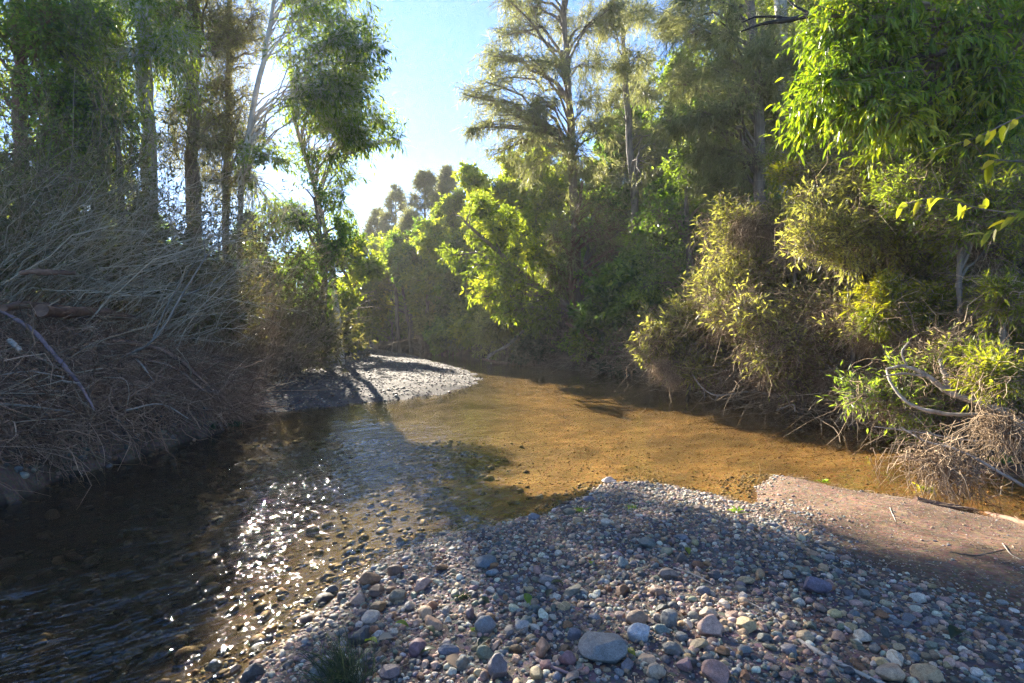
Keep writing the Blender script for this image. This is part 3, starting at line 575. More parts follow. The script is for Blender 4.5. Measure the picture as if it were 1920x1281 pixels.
T('gum_tree', 'tall gum with a thick pale trunk behind the weeping foliage in the upper right', 'tree', 1484, 19,
  [(1480, 400), (1474, 220), (1466, 60), (1458, -80), (1450, -260)], [.29, .27, .25, .23, .2, .12],
  jit([(1500, 20, 40), (1440, -40, 50), (1520, 90, 40), (1560, -20, 50), (1490, 150, 30), (1420, 20, 40), (1540, 180, 40), (1460, -140, 70)], 19.5, 1.6, 1), 'euc', 'bark_pale', 56, tmin=.5, mat='wattle')
T('gum_tree', 'slim pale gum trunk rising behind the bright overhanging leaves in the upper right', 'tree', 1540, 21,
  [(1540, 300), (1538, 120), (1534, 0), (1530, -160)], [.2, .19, .18, .16, .1],
  jit([(1580, -30, 50), (1500, -60, 50), (1600, 60, 40), (1560, 120, 40), (1640, 160, 50), (1600, 240, 50)], 21, 1.6, 2), 'euc', 'bark_pale', 57, tmin=.45)
T('shade_tree', 'dense dark-leaved tree with a dark straight trunk in the middle of the right bank', 'tree', 1292, 17.5,
  [(1293, 520), (1290, 430), (1286, 350)], [.13, .12, .1, .05],
  jit([(1290, 400, 40), (1340, 350, 34), (1250, 420, 38), (1310, 470, 38), (1270, 500, 38), (1225, 480, 34), (1345, 430, 36), (1205, 540, 34), (1260, 570, 36), (1315, 540, 36), (1220, 400, 34)], 18, 1.4, 2), 'broad', 'bark_brown', 58, nl=14, bank=True)
T('leafy_tree', 'mid green tree with sky showing through it left of the thick pale trunk', 'tree', 1350, 20,
  [(1350, 430), (1340, 330), (1330, 260)], [.15, .13, .1, .05],
  jit([(1340, 310, 40), (1390, 280, 36), (1255, 330, 32), (1400, 350, 40), (1310, 250, 34), (1280, 300, 32), (1440, 300, 40), (1370, 390, 40), (1300, 350, 34)], 20.5, 1.6, 2), 'broad', 'bark_grey', 59, mat='euc', leafscale=1.2, nl=14, bank=True)
lush = T('lush_tree', 'bright green tree with long drooping glossy leaves overhanging the upper right corner', 'tree', 2040, 7.2,
  [(2020, 350, .2), (1960, 150, .1), (1880, 40, -.2), (1790, 0, -.4)], [.16, .14, .11, .08, .04],
  [p for p in jit([(1560, 30, 50), (1640, 60, 60), (1540, 165, 36), (1600, 200, 48), (1660, 245, 38), (1700, 150, 60), (1780, 80, 64), (1850, 180, 64), (1760, 240, 46), (1625, 285, 30), (1590, 120, 44), (1900, 60, 70), (1700, 0, 64), (1820, -10, 64), (1900, 255, 50), (1520, 215, 22), (1830, 270, 30)], 6.6, .9, 2) if p[1]+p[2] < 312 and p[0]-p[2]*.7 > 1478], 'lush', 'bark_brown', 60, keep=.85, cull=False, tmin=.45)
# ---- right bank, front: bushes combed over by floods
for (px, Y, trunk, cl, spec, mat, sd, nlv, name, lb) in [
    (1410, 12.2, [(1412, 560)], [(1360, 480, 44), (1420, 460, 44), (1480, 480, 44), (1380, 560, 44), (1440, 550, 44), (1330, 540, 36), (1500, 560, 44), (1350, 425, 34), (1440, 400, 38), (1520, 430, 40)], 'olive', 'olive', 61, 22, 'flood_swept_bush', 'broad sunlit olive bush tangled with dry debris in the middle of the right bank'),
    (1290, 13, [(1290, 650)], [(1225, 612, 30), (1280, 600, 34), (1335, 615, 36), (1222, 655, 24), (1290, 660, 30), (1370, 640, 34), (1250, 685, 16), (1340, 680, 26), (1400, 650, 34)], 'olive', 'olive', 62, 22, 'flood_swept_bush', 'yellowish bush hanging out over the water at the left end of the sunlit right bank'),
    (1620, 10, [(1622, 480)], [(1560, 400, 50), (1625, 380, 50), (1580, 470, 50), (1650, 450, 50), (1700, 380, 50), (1545, 340, 44), (1620, 310, 40), (1700, 310, 44), (1580, 540, 44), (1660, 530, 44)], 'olive', 'olive', 63, 20, 'flood_swept_bush', 'tall dull olive bush with brown debris below the overhanging bright leaves'),
    (1500, 10, [(1500, 680)], [(1440, 650, 38), (1500, 640, 38), (1560, 660, 38), (1480, 705, 28), (1560, 715, 28), (1620, 690, 34), (1420, 600, 36), (1540, 600, 38)], 'olive', 'olive', 64, 14, 'flood_swept_bush', 'brown half-bare bush drooping to the water in the middle of the right bank'),
    (1690, 8, [(1692, 640), (1690, 580)], [(1648, 590, 28), (1690, 560, 28), (1732, 590, 28), (1680, 622, 24), (1650, 550, 22), (1745, 550, 24), (1700, 600, 26)], 'lime', 'lime', 65, 24, 'bottlebrush_bush', 'bright yellow-green bottlebrush bush above the long grey fallen limb'),
    (1480, 11, [(1500, 350), (1500, 310)], [(1490, 270, 24), (1520, 300, 26), (1470, 318, 24), (1545, 270, 24), (1570, 310, 26), (1510, 340, 26)], 'lime', 'lime', 66, 18, 'bottlebrush_bush', 'lime-yellow leafy sapling in front of the thick pale trunk'),
    (1830, 8.6, [(1830, 500)], [(1780, 420, 50), (1850, 380, 50), (1900, 440, 50), (1760, 500, 44), (1840, 520, 44), (1900, 520, 44), (1780, 330, 44), (1870, 310, 44), (1960, 380, 60)], 'olive', 'olive', 67, 16, 'flood_swept_bush', 'dry brownish bush full of debris at the right edge of the picture'),
    (1880, 6.2, [(1880, 680), (1880, 600)], [(1870, 560, 34), (1900, 640, 30), (1850, 700, 28), (1905, 720, 30), (1930, 580, 36), (1830, 670, 24)], 'lime', 'lime', 68, 14, 'bottlebrush_bush', 'lime-green bottlebrush sprays at the right edge beside the bare pale sapling'),
    (1730, 7.6, [(1730, 800)], [(1640, 745, 28), (1700, 765, 28), (1760, 750, 28), (1820, 745, 30), (1720, 800, 18), (1690, 700, 30), (1760, 690, 30)], 'olive', 'euc', 69, 9, 'riverside_bush', 'low dark-leaved bush in shade under the long grey fallen limb'),
    (1560, 12, [(1560, 560)], [(1540, 520, 40), (1600, 560, 40), (1580, 600, 36), (1640, 600, 36), (1500, 540, 36), (1620, 500, 40)], 'olive', 'broad', 70, 14, 'riverside_bush', 'dark green bush behind the debris left of the yellow-green bottlebrush'),
    (1460, 11, [(1460, 620)], [(1400, 610, 34), (1450, 600, 36), (1500, 590, 36), (1360, 590, 30), (1470, 650, 34), (1540, 640, 34)], 'olive', 'olive', 73, 16, 'flood_swept_bush', 'dull olive bush filling the bank between the broad bush and the half-bare one'),
    (1690, 9.4, [(1690, 600)], [(1660, 640, 34), (1720, 640, 34), (1640, 690, 30), (1700, 690, 34), (1620, 640, 34), (1760, 640, 36), (1600, 600, 34)], 'olive', 'olive', 74, 14, 'flood_swept_bush', 'straw-coloured bush choked with debris behind the long grey limb'),
    (1870, 7.6, [(1870, 680)], [(1830, 680, 36), (1880, 660, 36), (1930, 690, 36), (1800, 720, 32), (1860, 740, 30), (1920, 760, 30), (1780, 660, 34)], 'olive', 'olive', 75, 12, 'flood_swept_bush', 'olive-brown bush behind the limb at the right edge'),
    (1790, 7.0, [(1800, 520), (1800, 430)], [(1780, 350, 34), (1840, 335, 34), (1895, 370, 36), (1730, 390, 34), (1820, 410, 34), (1880, 450, 34), (1760, 440, 30), (1940, 320, 40), (1700, 345, 28)], 'olive', 'wattle', 76, 14, 'vine_bush', 'tall bush hung with yellow-green vine leaves under the bright overhanging tree at the right edge'),
    (1600, 8.8, [(1600, 560), (1600, 440)], [(1540, 390, 34), (1600, 360, 34), (1660, 350, 34), (1570, 440, 34), (1640, 420, 34), (1690, 440, 30), (1510, 450, 30)], 'olive', 'olive', 77, 14, 'vine_bush', 'sunlit olive bush with straw in it below the left part of the overhanging tree'),
    (1750, 9.6, [(1750, 560)], [(1720, 480, 40), (1780, 460, 40), (1800, 560, 36), (1730, 540, 34), (1850, 590, 36), (1780, 620, 30)], 'olive', 'euc', 71, 14, 'riverside_bush', 'green bush behind the bare pale sapling on the right bank')]:
    T(name, lb, 'bush', px, Y, trunk, [.05, .035, .02][:len(trunk)+1], jit(cl, Y, .9, 3 if spec == 'olive' else 2, .8), spec, 'bark_grey', sd, mat=mat, tmin=.1, nl=max(4, int(nlv*.72)), cull=False, sag=.2, keep=.62 if spec == 'olive' else 1., dry=4200 if name == 'flood_swept_bush' else 900)
T('bare_sapling', 'pale nearly leafless sapling with upright forked branches above the fallen grey limb', 'sapling', 1816, 7.4, [(1816, 640), (1817, 570), (1822, 495)], [.035, .032, .026, .012],
  [(1790, 520, 14), (1850, 510, 16), (1830, 470, 14), (1800, 560, 14), (1860, 560, 14), (1780, 470, 12)], 'lime', 'dead', 72, cull=False, nl=3, tmin=.3)
# ---------------------------------------------------------------- trees behind, copied from a few grown ones
def proto(name, seed, H, R, spec, n, cr, mat=None, low=.12, bark='bark_brown', nl=None, leafscale=1.):
    r = np.random.default_rng(seed)
    u = r.uniform(low, 1, n); a = r.uniform(0, 2*np.pi, n); prof = np.sin(np.clip(u*.85+.18, 0, 1)*np.pi)**.6
    rad = R*prof*r.uniform(.35, 1, n)
    cl = np.stack([rad*np.cos(a), rad*np.sin(a), H*u, cr*r.uniform(.7, 1.3, n)], 1)
    return plant(name, 'x', 'tree', (0, 0, 0), [(0, 0, -.3), (.15*R*r.normal(), .1*R, H*.5), (.1*R*r.normal(), 0, H*.95)], [.03*H**.8, .02*H**.8, .03], cl, spec, bark, seed, cull=False, mat=mat, tmin=.08, nl=nl, leafscale=leafscale, px1=.045)
PR = [proto('shade_tree', 101, 11, 3.4, 'broadfar', 44, 1.15), proto('shade_tree', 102, 13, 3.0, 'broadfar', 46, 1.1, mat='euc'),
      proto('casuarina_tree', 103, 17, 2.8, 'casfar', 52, 1.1, nl=26), proto('gum_tree', 104, 18, 3.8, 'wattlefar', 46, 1.25, mat='euc', low=.3, bark='bark_pale'),
      proto('understorey_bush', 105, 3.4, 2.0, 'broadfar', 30, .75, low=.05), proto('understorey_bush', 106, 3.0, 2.2, 'wattlefar', 30, .7, mat='olive', low=.05)]
rb = np.random.default_rng(31)
used = set()
LB_ = {'R': ['dark leafy tree filling the wood behind the right bank', 'mid green tree in the wood behind the right bank', 'tall feathery river oak in the wood behind the right bank', 'pale-stemmed gum in the wood behind the right bank', 'dark bush filling the shade under the right-hand wood', 'dull olive bush under the right-hand wood'],
       'L': ['dark leafy tree in the wood behind the left thicket', 'mid green tree in the wood behind the left thicket', 'tall feathery river oak in the wood behind the left thicket', 'pale-stemmed gum in the wood behind the left thicket', 'dark bush on the shaded ground behind the left thicket', 'dull olive bush on the shaded ground behind the left thicket'],
       'F': ['dark leafy tree closing the far end of the valley', 'mid green tree closing the far end of the valley', 'tall feathery river oak closing the far end of the valley', 'pale-stemmed gum closing the far end of the valley', 'dark bush at the far end of the valley', 'dull olive bush at the far end of the valley']}
GR = {'R': 'in the wood behind the right bank', 'L': 'in the wood behind the left thicket', 'F': 'closing the far end of the valley'}
KN = ['dark trees', 'green trees', 'river oaks', 'gums', 'dark bushes', 'olive bushes']
def put(k, x, y, side, sc=1.):
    lb = LB_[side][k]; g = KN[k]+' '+GR[side]; z = gz(x, y)-.1
    s = sc*rb.uniform(.85, 1.15)
    if k not in used:
        used.add(k); e = PR[k]; e.location = (x, y, z); e.rotation_euler = (0, 0, rb.uniform(0, 6.28)); e.scale = (s, s, s); e['label'] = lb; e['group'] = g
        e['category'] = 'bush' if k > 3 else 'tree'
    else:
        e = copytree(PR[k], (x, y, z), rb.uniform(0, 6.28), s, lb, g); e['category'] = 'bush' if k > 3 else 'tree'
# right-hand wood: understorey close behind the front bushes, trees up the slope
for k, x, y in [(4, 5.2, 21), (4, 7.4, 19), (4, 8.2, 16.5), (5, 9.2, 14), (4, 10.5, 15), (5, 10.2, 11.8), (4, 12, 12.5), (5, 11.2, 9.4), (4, 13, 10.2), (5, 9.6, 7.4), (4, 11.5, 7), (4, 3.6, 27), (4, 6, 26), (5, 1.5, 31), (4, 9.5, 20), (4, 12, 18), (4, 15, 15)]: put(k, x, y, 'R')
for k, x, y in [(0, 9.5, 23), (1, 12.5, 20.5), (0, 15.5, 18), (1, 14.5, 14), (0, 17, 13), (1, 15, 10), (0, 18.5, 9.5), (0, 13.5, 24), (2, 17, 22), (1, 20, 18), (0, 22, 14), (2, 24, 20), (3, 20, 24), (0, 6.5, 30), (1, 10, 31), (0, 14, 30), (2, 18, 31), (0, 22, 29), (1, 27, 26), (0, 30, 20), (2, 9, 38), (0, 4, 36), (1, 14, 40), (0, 20, 40), (2, 27, 37), (0, 34, 33), (3, 13, 27), (1, 2.5, 41), (0, 8, 46), (0, 26, 48), (1, 18, 52), (2, 36, 45), (1, 21, 11), (0, 26, 12), (0, 0, 47), (1, -5, 50)]: put(k, x, y, 'R')
for k, x, y in [(4, -14, 20), (5, -12.6, 17), (4, -15.5, 15), (5, -13.5, 12.5), (4, -16, 11), (4, -12, 24), (5, -13, 28), (4, -16, 33), (4, -13.5, 22), (5, -17, 18)]: put(k, x, y, 'L', .8)
for k, x, y in [(1, -25, 18), (2, -22, 29), (0, -26, 33), (1, -19, 37), (0, -32, 26), (2, -29, 40), (3, -33, 34), (0, -23, 43)]: put(k, x, y, 'L', .5)
for k, x, y in [(0, -27, 62), (1, -20, 66), (0, -13, 64), (1, -6, 62), (0, -34, 70), (0, -44, 66), (1, -12, 72), (0, -3, 70), (4, -17, 61), (5, -20, 60), (4, -12, 58), (5, -24, 63), (1, -38, 58), (0, -52, 60), (4, -9, 55), (1, 4, 60), (0, 10, 64), (2, 6, 72), (0, 18, 70), (0, 30, 64), (0, 42, 56), (1, 50, 44)]: put(k, x, y, 'F', .62 if k < 4 else 1.)
# ---------------------------------------------------------------- wiry shrubs of the left bank
def wiry(name, label, base, n, Ls, lean, spread, sub, mat_w, leaf=None, seed=0, group=None, r0=.011, keep_up=.25, leafn=2, leafmat='olive', subL=.32, cull=True, foot=.35):
    """many thin arching stems from one base; part stems, and foliage where it has any"""
    rg = np.random.default_rng(seed); base = np.asarray(base, float)
    A = np.stack([rg.normal(0, foot, n), rg.normal(0, foot, n), np.full(n, -.05)], 1)
    A[:, 2] = ground(A[:, 0]+base[0], A[:, 1]+base[1])-base[2]-.04
    d = norm(np.asarray(lean)+rg.normal(0, spread, (n, 3))); d[:, 2] = np.abs(d[:, 2])*.8+keep_up*rg.random(n)
    d = norm(d); L = Ls*rg.uniform(.45, 1.1, n)
    droop = rg.uniform(-.15, .22, n)
    B = A+d*L[:, None]; B[:, 2] -= droop*L*.6
    st = bez(A, norm(d+np.array([0, 0, .5])), B, 9, .45, .018, rg)
    px1 = base[1]/512; n = len(L); rr = np.maximum(r0*rg.uniform(.5, 1.3, n), .25*px1)
    mb = MB(); tt = rg.beta(2, 2, n)
    V, q = tubes(st, rr[:, None]*np.linspace(1, .25, 9), 5); mb.add(V, q, np.repeat(tt, 45))
    t = rg.uniform(.2, 1, (n, sub)); P, D = sample(st, t)
    dd = norm(D+norm(rg.normal(0, 1, D.shape))*.55); Lt = subL*L[:, None]*rg.uniform(.4, 1, (n, sub))
    s1 = bez(P.reshape(-1, 3), (dd+np.array([0, 0, .2])).reshape(-1, 3), (P+dd*Lt[..., None]).reshape(-1, 3), 6, .5, .03, rg)
    V, q = tubes(s1, np.full((len(s1), 1), max(.0042, .2*px1))*np.linspace(1, .4, 6), 3); mb.add(V, q, np.repeat(np.repeat(tt, sub)*.7+.3*rg.random(n*sub), 18))
    t = rg.uniform(.25, 1, (len(s1), 3)); P, D = sample(s1, t)
    dd = norm(D+norm(rg.normal(0, 1, D.shape))*.6); Lt = rg.uniform(.10, .32, t.shape)
    s2 = bez(P.reshape(-1, 3), dd.reshape(-1, 3), (P+dd*Lt[..., None]-np.array([0, 0, .04])).reshape(-1, 3), 4, .5, .05, rg)
    V, q = tubes(s2, np.full((len(s2), 1), max(.0028, .13*px1))*np.linspace(1, .5, 4), 3); mb.add(V, q, np.repeat(rg.beta(2, 2, len(s2)), 12))
    e = root(name, label, 'bush', base, group); obj('stems', mb.mesh('stems'), M[mat_w], e)
    if leaf:
        t = rg.uniform(.2, 1, (len(s2), leafn)); P, D = sample(s2, t); n_ = P.size//3
        dd = norm(D+norm(rg.normal(0, 1, D.shape))*.7).reshape(-1, 3); nr = norm(rg.normal(0, 1, (n_, 3))+[0, 0, .5])
        k = np.ones(n_, bool)
        if cull: k = ~sunlit(P.reshape(-1, 3)+base, False)
        V, Fa, ti = leafmesh(P.reshape(-1, 3)[k], dd[k], nr[k], rg.uniform(4, 8, n_)[k]*px1, rg.uniform(1.1, 2.0, n_)[k]*px1, leaf, np.clip(rg.normal(.42, .2, n_), 0, 1)[k])
        obj('foliage', mesh('foliage', V, Fa, False, tint=ti), M[leafmat], e)
    return e
def onbank(px, Y): X = (px-CX)/F*Y; return np.array([X, Y, gz(X, Y)])
for i, (px, Y, n, Ls, lean, sp, sub, mw, lf, lm, lb) in enumerate([
    (265, 11.5, 64, 5.2, (.05, 0, 1), .22, 9, 'drytwig', 'lance', 'greyolive', 'tall wiry grey-green shrub fanning upward in front of the pale gum trunk'),
    (170, 10.2, 57, 4.4, (-.1, -.1, 1), .25, 9, 'drytwig', 'lance', 'greyolive', 'tall wiry shrub fanning upward at the left of the pale gum trunk'),
    (360, 12.5, 64, 4.6, (.15, 0, 1), .28, 9, 'drytwig', 'lance', 'greyolive', 'wiry grey-green shrub below the dark river oak trunks'),
    (440, 14.5, 57, 4.4, (.15, 0, 1), .3, 9, 'drytwig', 'lance', 'greyolive', 'wiry grey-green shrub at the foot of the leaning gum'),
    (520, 16.5, 57, 4.2, (.2, 0, 1), .32, 8, 'drytwig', 'lance', 'greyolive', 'wiry olive shrub right of the leaning gum at the end of the thicket'),
    (10, 11.6, 40, 4.2, (.6, -.1, 1), .3, 9, 'drytwig', None, None, 'bare grey wiry shrub sweeping right across the left edge'),
    (70, 11.8, 40, 4.4, (.9, -.05, .9), .32, 9, 'drytwig', None, None, 'bare grey wiry shrub with long stems sweeping up to the right'),
    (200, 10.8, 57, 3.2, (.6, 0, .85), .35, 9, 'drytwig', 'lance', 'greyolive', 'half-bare grey shrub in the middle of the left thicket'),
    (310, 11.4, 57, 3.0, (.4, 0, .95), .38, 9, 'drytwig', 'lance', 'greyolive', 'half-bare olive shrub above the bleached fallen limb'),
    (395, 11.8, 57, 2.8, (.4, 0, .9), .4, 9, 'thatch', None, None, 'brownish bare shrub leaning over the debris beside the gravel bar'),
    (480, 13.5, 64, 2.8, (.5, -.2, .8), .42, 9, 'thatch', None, None, 'brown dry twiggy shrub at the back edge of the gravel bar'),
    (560, 17.5, 50, 2.4, (.3, -.2, .9), .45, 8, 'drytwig', 'lance', 'greyolive', 'low grey-green dry bush behind the driftwood on the gravel bar'),
    (-40, 8.6, 60, 2.8, (.5, -.1, .85), .35, 9, 'drytwig', 'lance', 'greyolive', 'low wiry shrub cut by the left edge of the picture'),
    (-60, 8.2, 30, 4.4, (.95, .05, .62), .2, 5, 'palestem', None, None, 'pale bare branches arching in from the left edge above the debris'),
    (30, 8.6, 28, 4.0, (1, .1, .6), .22, 5, 'palestem', None, None, 'pale bare branches sweeping up to the right from the left debris'),
    (150, 9.2, 26, 3.4, (.9, .1, .75), .25, 5, 'palestem', None, None, 'pale bare branches fanning out above the long reddish-brown log'),
    (260, 9.4, 26, 3.2, (.9, 0, .75), .25, 5, 'palestem', None, None, 'pale bare branches reaching right over the middle of the left debris'),
    (-90, 9.4, 64, 4.0, (.5, 0, .9), .35, 8, 'drytwig', 'lance', 'greyolive', 'tall wiry shrub beyond the left edge leaning into the picture')]):
    wiry('wiry_shrub', lb, onbank(px, Y), n, Ls, lean, sp, sub, mw, lf, 300+i, leafmat=lm or 'olive')
# ---- flood debris matted over the left bank: nobody could count it
def strands(n, X, Y, seed, dirv, L, lift, r, mat, name, label, cat, K=7, curl=.17, down=.35):
    rg = np.random.default_rng(seed); z = ground(X, Y)
    A = np.stack([X, Y, z+lift*rg.random(n)**1.6], 1)
    d = norm(np.asarray(dirv)+rg.normal(0, 1.1, (n, 3))*np.array([1, 1, .5])); Ln = L*rg.lognormal(-.5, .5, n)
    st = np.linspace(0, 1, K); P = np.zeros((n, K, 3)); P[:, 0] = A
    for k in range(1, K):
        d = norm(d+rg.normal(0, curl*2.2, (n, 3))+np.array([0, 0, -down*.25])); P[:, k] = P[:, k-1]+d*(Ln/(K-1))[:, None]
    gzv = ground(P[..., 0].ravel(), P[..., 1].ravel()).reshape(n, K); P[..., 2] = np.maximum(P[..., 2], np.minimum(gzv, 5)+.012)
    rr = r*rg.lognormal(-.2, .5, n)
    V, q = tubes(P, rr[:, None]*np.linspace(1, .45, K), 3); t = np.repeat(rg.beta(1.6, 2.2, n), K*3)
    o = obj(name, mesh(name, V, [q], True, tint=t), M[mat]); return tag(o, label, cat, kind='stuff')
rg = np.random.default_rng(8)
def along(poly, s, d):
    """points at fraction s along a waterline and d metres inland (left side)"""
    p = np.asarray(poly); seg = np.diff(p, axis=0); l = np.hypot(*seg.T); c = np.concatenate([[0], np.cumsum(l)]); x = s*c[-1]
    i = np.clip(np.searchsorted(c, x)-1, 0, len(l)-1); f = (x-c[i])/l[i]
    a = p[i]+seg[i]*f[:, None]; nrm = np.stack([-seg[i, 1], seg[i, 0]], 1)/l[i][:, None]
    return a+nrm*d[:, None]
LINE = LB[1:9]
n = 20000; s = rg.random(n)**1.25; d = rg.beta(1.1, 1.9, n)*4.2-.22; XY = along(LINE, s, d)
strands(n, XY[:, 0], XY[:, 1], 401, (.6, -.35, .05), .72, .42, .0052, 'thatch_dark', 'flood_debris', 'brown roots, twigs and stems matted over the shaded left bank', 'debris')
n = 2600; s = rg.random(n)**1.3; d = rg.beta(1.4, 2.2, n)*3.8-.05; XY = along(LINE, s, d)
strands(n, XY[:, 0], XY[:, 1], 402, (.5, -.2, .35), 1.0, .5, .0065, 'drytwig', 'flood_twigs', 'paler grey twigs poking out of the matted debris on the left bank', 'debris', down=.15, curl=.07)
n = 6000; s = rg.random(n)**1.2; d = rg.uniform(-.2, .75, n); XY = along(LINE, s, d)
strands(n, XY[:, 0], XY[:, 1], 405, (.8, -.35, -.25), .55, .3, .0045, 'thatch_dark', 'root_fringe', 'brown roots and stems hanging down the foot of the left bank to the water', 'debris', down=.6)
RL = [(-6.6, 39), (-4.6, 35.7), (-1.3, 32), (1.05, 25), (2.3, 22), (3.9, 19.7), (4.6, 15.4), (5.1, 12.5), (5.5, 9.7), (6.1, 8.6), (6.3, 7.4), (6.5, 6.2), (7.2, 5)]
n = 24000; s = .42+.58*rg.random(n); d = rg.beta(1.1, 1.7, n)*5-.35; XY = along(RL, s, d)
strands(n, XY[:, 0], XY[:, 1], 403, (-.55, -.45, .1), .9, 1.9, .0045, 'thatch', 'flood_debris', 'straw-brown flood debris combed through the bushes of the sunlit right bank', 'debris', down=.3)
n = 3500; s = .38+.62*rg.random(n); d = rg.beta(1.2, 2.2, n)*3.4-.5; XY = along(RL, s, d)
strands(n, XY[:, 0], XY[:, 1], 404, (-.7, -.35, .1), 1.5, .9, .007, 'drytwig', 'flood_twigs', 'pale dry twigs and stems lying along the right-hand waterline', 'debris', down=.2, curl=.06)
# ---- clumps of debris hung up in the right-hand bushes
def tuft(seed, n=260, L=.42, w=.07):
    r = np.random.default_rng(seed); A = r.normal(0, w, (n, 3))*np.array([1.3, 1.3, .8]); d = norm(r.normal(0, .55, (n, 3))+np.array([-.25, -.1, -1]))
    P = bez(A, norm(r.normal(0, 1, (n, 3))), A+d*(L*r.uniform(.3, 1.1, n))[:, None], 6, .35, .06, r)
    V, q = tubes(P, np.full((n, 1), .0032)*r.uniform(.6, 1.6, (n, 1))*np.linspace(1, .4, 6), 3)
    m2 = 120; A = r.normal(0, w*.9, (m2, 3)); B = A+norm(r.normal(0, 1, (m2, 3)))*w*2.2
    V2, q2 = tubes(bez(A, r.normal(0, 1, (m2, 3)), B, 5, .9, .1, r), np.full((m2, 5), .0035), 3)
    mb = MB(); mb.add(V, q, np.repeat(r.beta(2, 2, n), 18)); mb.add(V2, q2, np.repeat(r.beta(2, 2.5, m2), 15)); return mb.mesh('debris_tuft')
TU = [tuft(1), tuft(2, 300, .55, .06), tuft(3, 340, .35, .11)]
for i, (px, py, Y, s, lb) in enumerate([
    (1402, 420, 11.2, 1.7, 'big brown debris clump caught in the top of the broad olive bush'), (1450, 432, 11, 1.3, 'brown debris clump right of the big clump in the broad olive bush'),
    (1240, 690, 12, 1.0, 'small straw debris tuft hanging over the water at the left end of the sunlit bank'), (1263, 708, 11.8, .9, 'lowest straw tuft almost touching the water at the left end of the sunlit bank'),
    (1560, 710, 9, 1.1, 'grey-brown debris tuft hanging in the half-bare bush by the water'), (1672, 745, 7.3, 1.2, 'dark brown debris mass hanging below the fork of the grey limb'),
    (1640, 620, 8.2, 1.3, 'pale straw debris clump left of the yellow-green bottlebrush'), (1710, 640, 7.6, 1.0, 'straw tuft hanging under the yellow-green bottlebrush'),
    (1765, 868, 5.1, 1.25, 'root-like debris clump hanging low over the mud bank'), (1880, 795, 5.3, 1.15, 'long pale debris tuft hanging at the right edge above the mud bank'),
    (1712, 330, 8.6, 1.2, 'brown hanging tuft in the upper right bushes below the bright leaves'), (1790, 300, 8.2, 1.1, 'brown hanging tuft right of the upper one below the bright leaves'),
    (1880, 560, 6.6, 1.3, 'dark matted debris clump beside the bare pale sapling'), (1850, 470, 7.2, 1.2, 'pale tuft draped on the bare pale sapling'),
    (1690, 455, 8.6, 1.1, 'straw tuft hanging in the tall dull olive bush'), (1600, 430, 9.2, 1.3, 'wide brown tuft on the left side of the tall dull olive bush'),
    (1545, 600, 9.4, 1.2, 'straw clump above the half-bare bush by the water'), (1490, 470, 10.6, 1.2, 'brown clump at the right shoulder of the broad olive bush'),
    (1440, 690, 10, 1.0, 'small brown tuft hanging near the thin branch dipping in the water'), (1370, 700, 11.4, 1.0, 'brown tuft under the yellowish overhanging bush'),
    (1830, 610, 6.8, 1.0, 'small straw tuft in front of the bare pale sapling'), (1930, 330, 7.6, 1.6, 'large brown debris mass at the right edge below the bright leaves'),
    (1800, 380, 8.4, 1.4, 'brown debris mass in the dry bush at the right edge'), (1900, 420, 7.8, 1.5, 'matted straw debris at the right edge behind the yellow leaves')]):
    e = tag(obj('debris_clump', TU[i % 3], M['thatch'], None, PX(px, py, Y)), lb, 'debris clump', 'debris clumps hung up in the right-hand bushes')
    e.rotation_euler = (0, 0, i*1.9); e.scale = (s, s, s)
# ---------------------------------------------------------------- stones
import bmesh
def ico(sub):
    bm = bmesh.new(); bmesh.ops.create_icosphere(bm, subdivisions=sub, radius=1); bm.verts.ensure_lookup_table()
    V = np.array([v.co[:] for v in bm.verts]); Fc = np.array([[v.index for v in f.verts] for f in bm.faces]); bm.free(); return V, Fc
def shape_stone(V, r, ang=.5, ax=None):
    """a worn cobble: flattened facets on an ellipsoid"""
    v = V.copy()
    for k in range(r.integers(7, 13)):
        n = norm(r.normal(0, 1, 3)); d = r.uniform(.52, .86)
        s = v@n; v -= np.maximum(s-d, 0)[:, None]*n*(.55+.4*ang)
    ph = r.uniform(0, 6.28, 6)
    v *= (1+.05*np.sin(3*V[:, :1]+ph[0])*np.sin(2.5*V[:, 1:2]+ph[1])+.03*np.sin(6*V[:, 2:3]+ph[2]+4*V[:, :1])+.012*np.sin(13*V[:, 1:2]+ph[3])*np.sin(12*V[:, :1]+ph[4]))
    a = np.array(ax) if ax is not None else np.array([1, r.uniform(.62, .95), r.uniform(.45, .75)])
    return v*a
PAL = [('blue-grey', (.16, .17, .19)), ('purple-brown', (.22, .15, .14)), ('tan', (.34, .25, .165)), ('pinkish', (.36, .245, .205)), ('pale grey', (.42, .39, .35)),
       ('dark grey', (.075, .08, .092)), ('rust-brown', (.19, .105, .06)), ('greenish-grey', (.165, .175, .145)), ('mauve-grey', (.20, .17, .185))]
PW = np.array([.18, .12, .19, .10, .15, .11, .07, .10, .04]); PW /= PW.sum(); PC = np.array([c for _, c in PAL])*np.array([1.07, 1.02, .88])
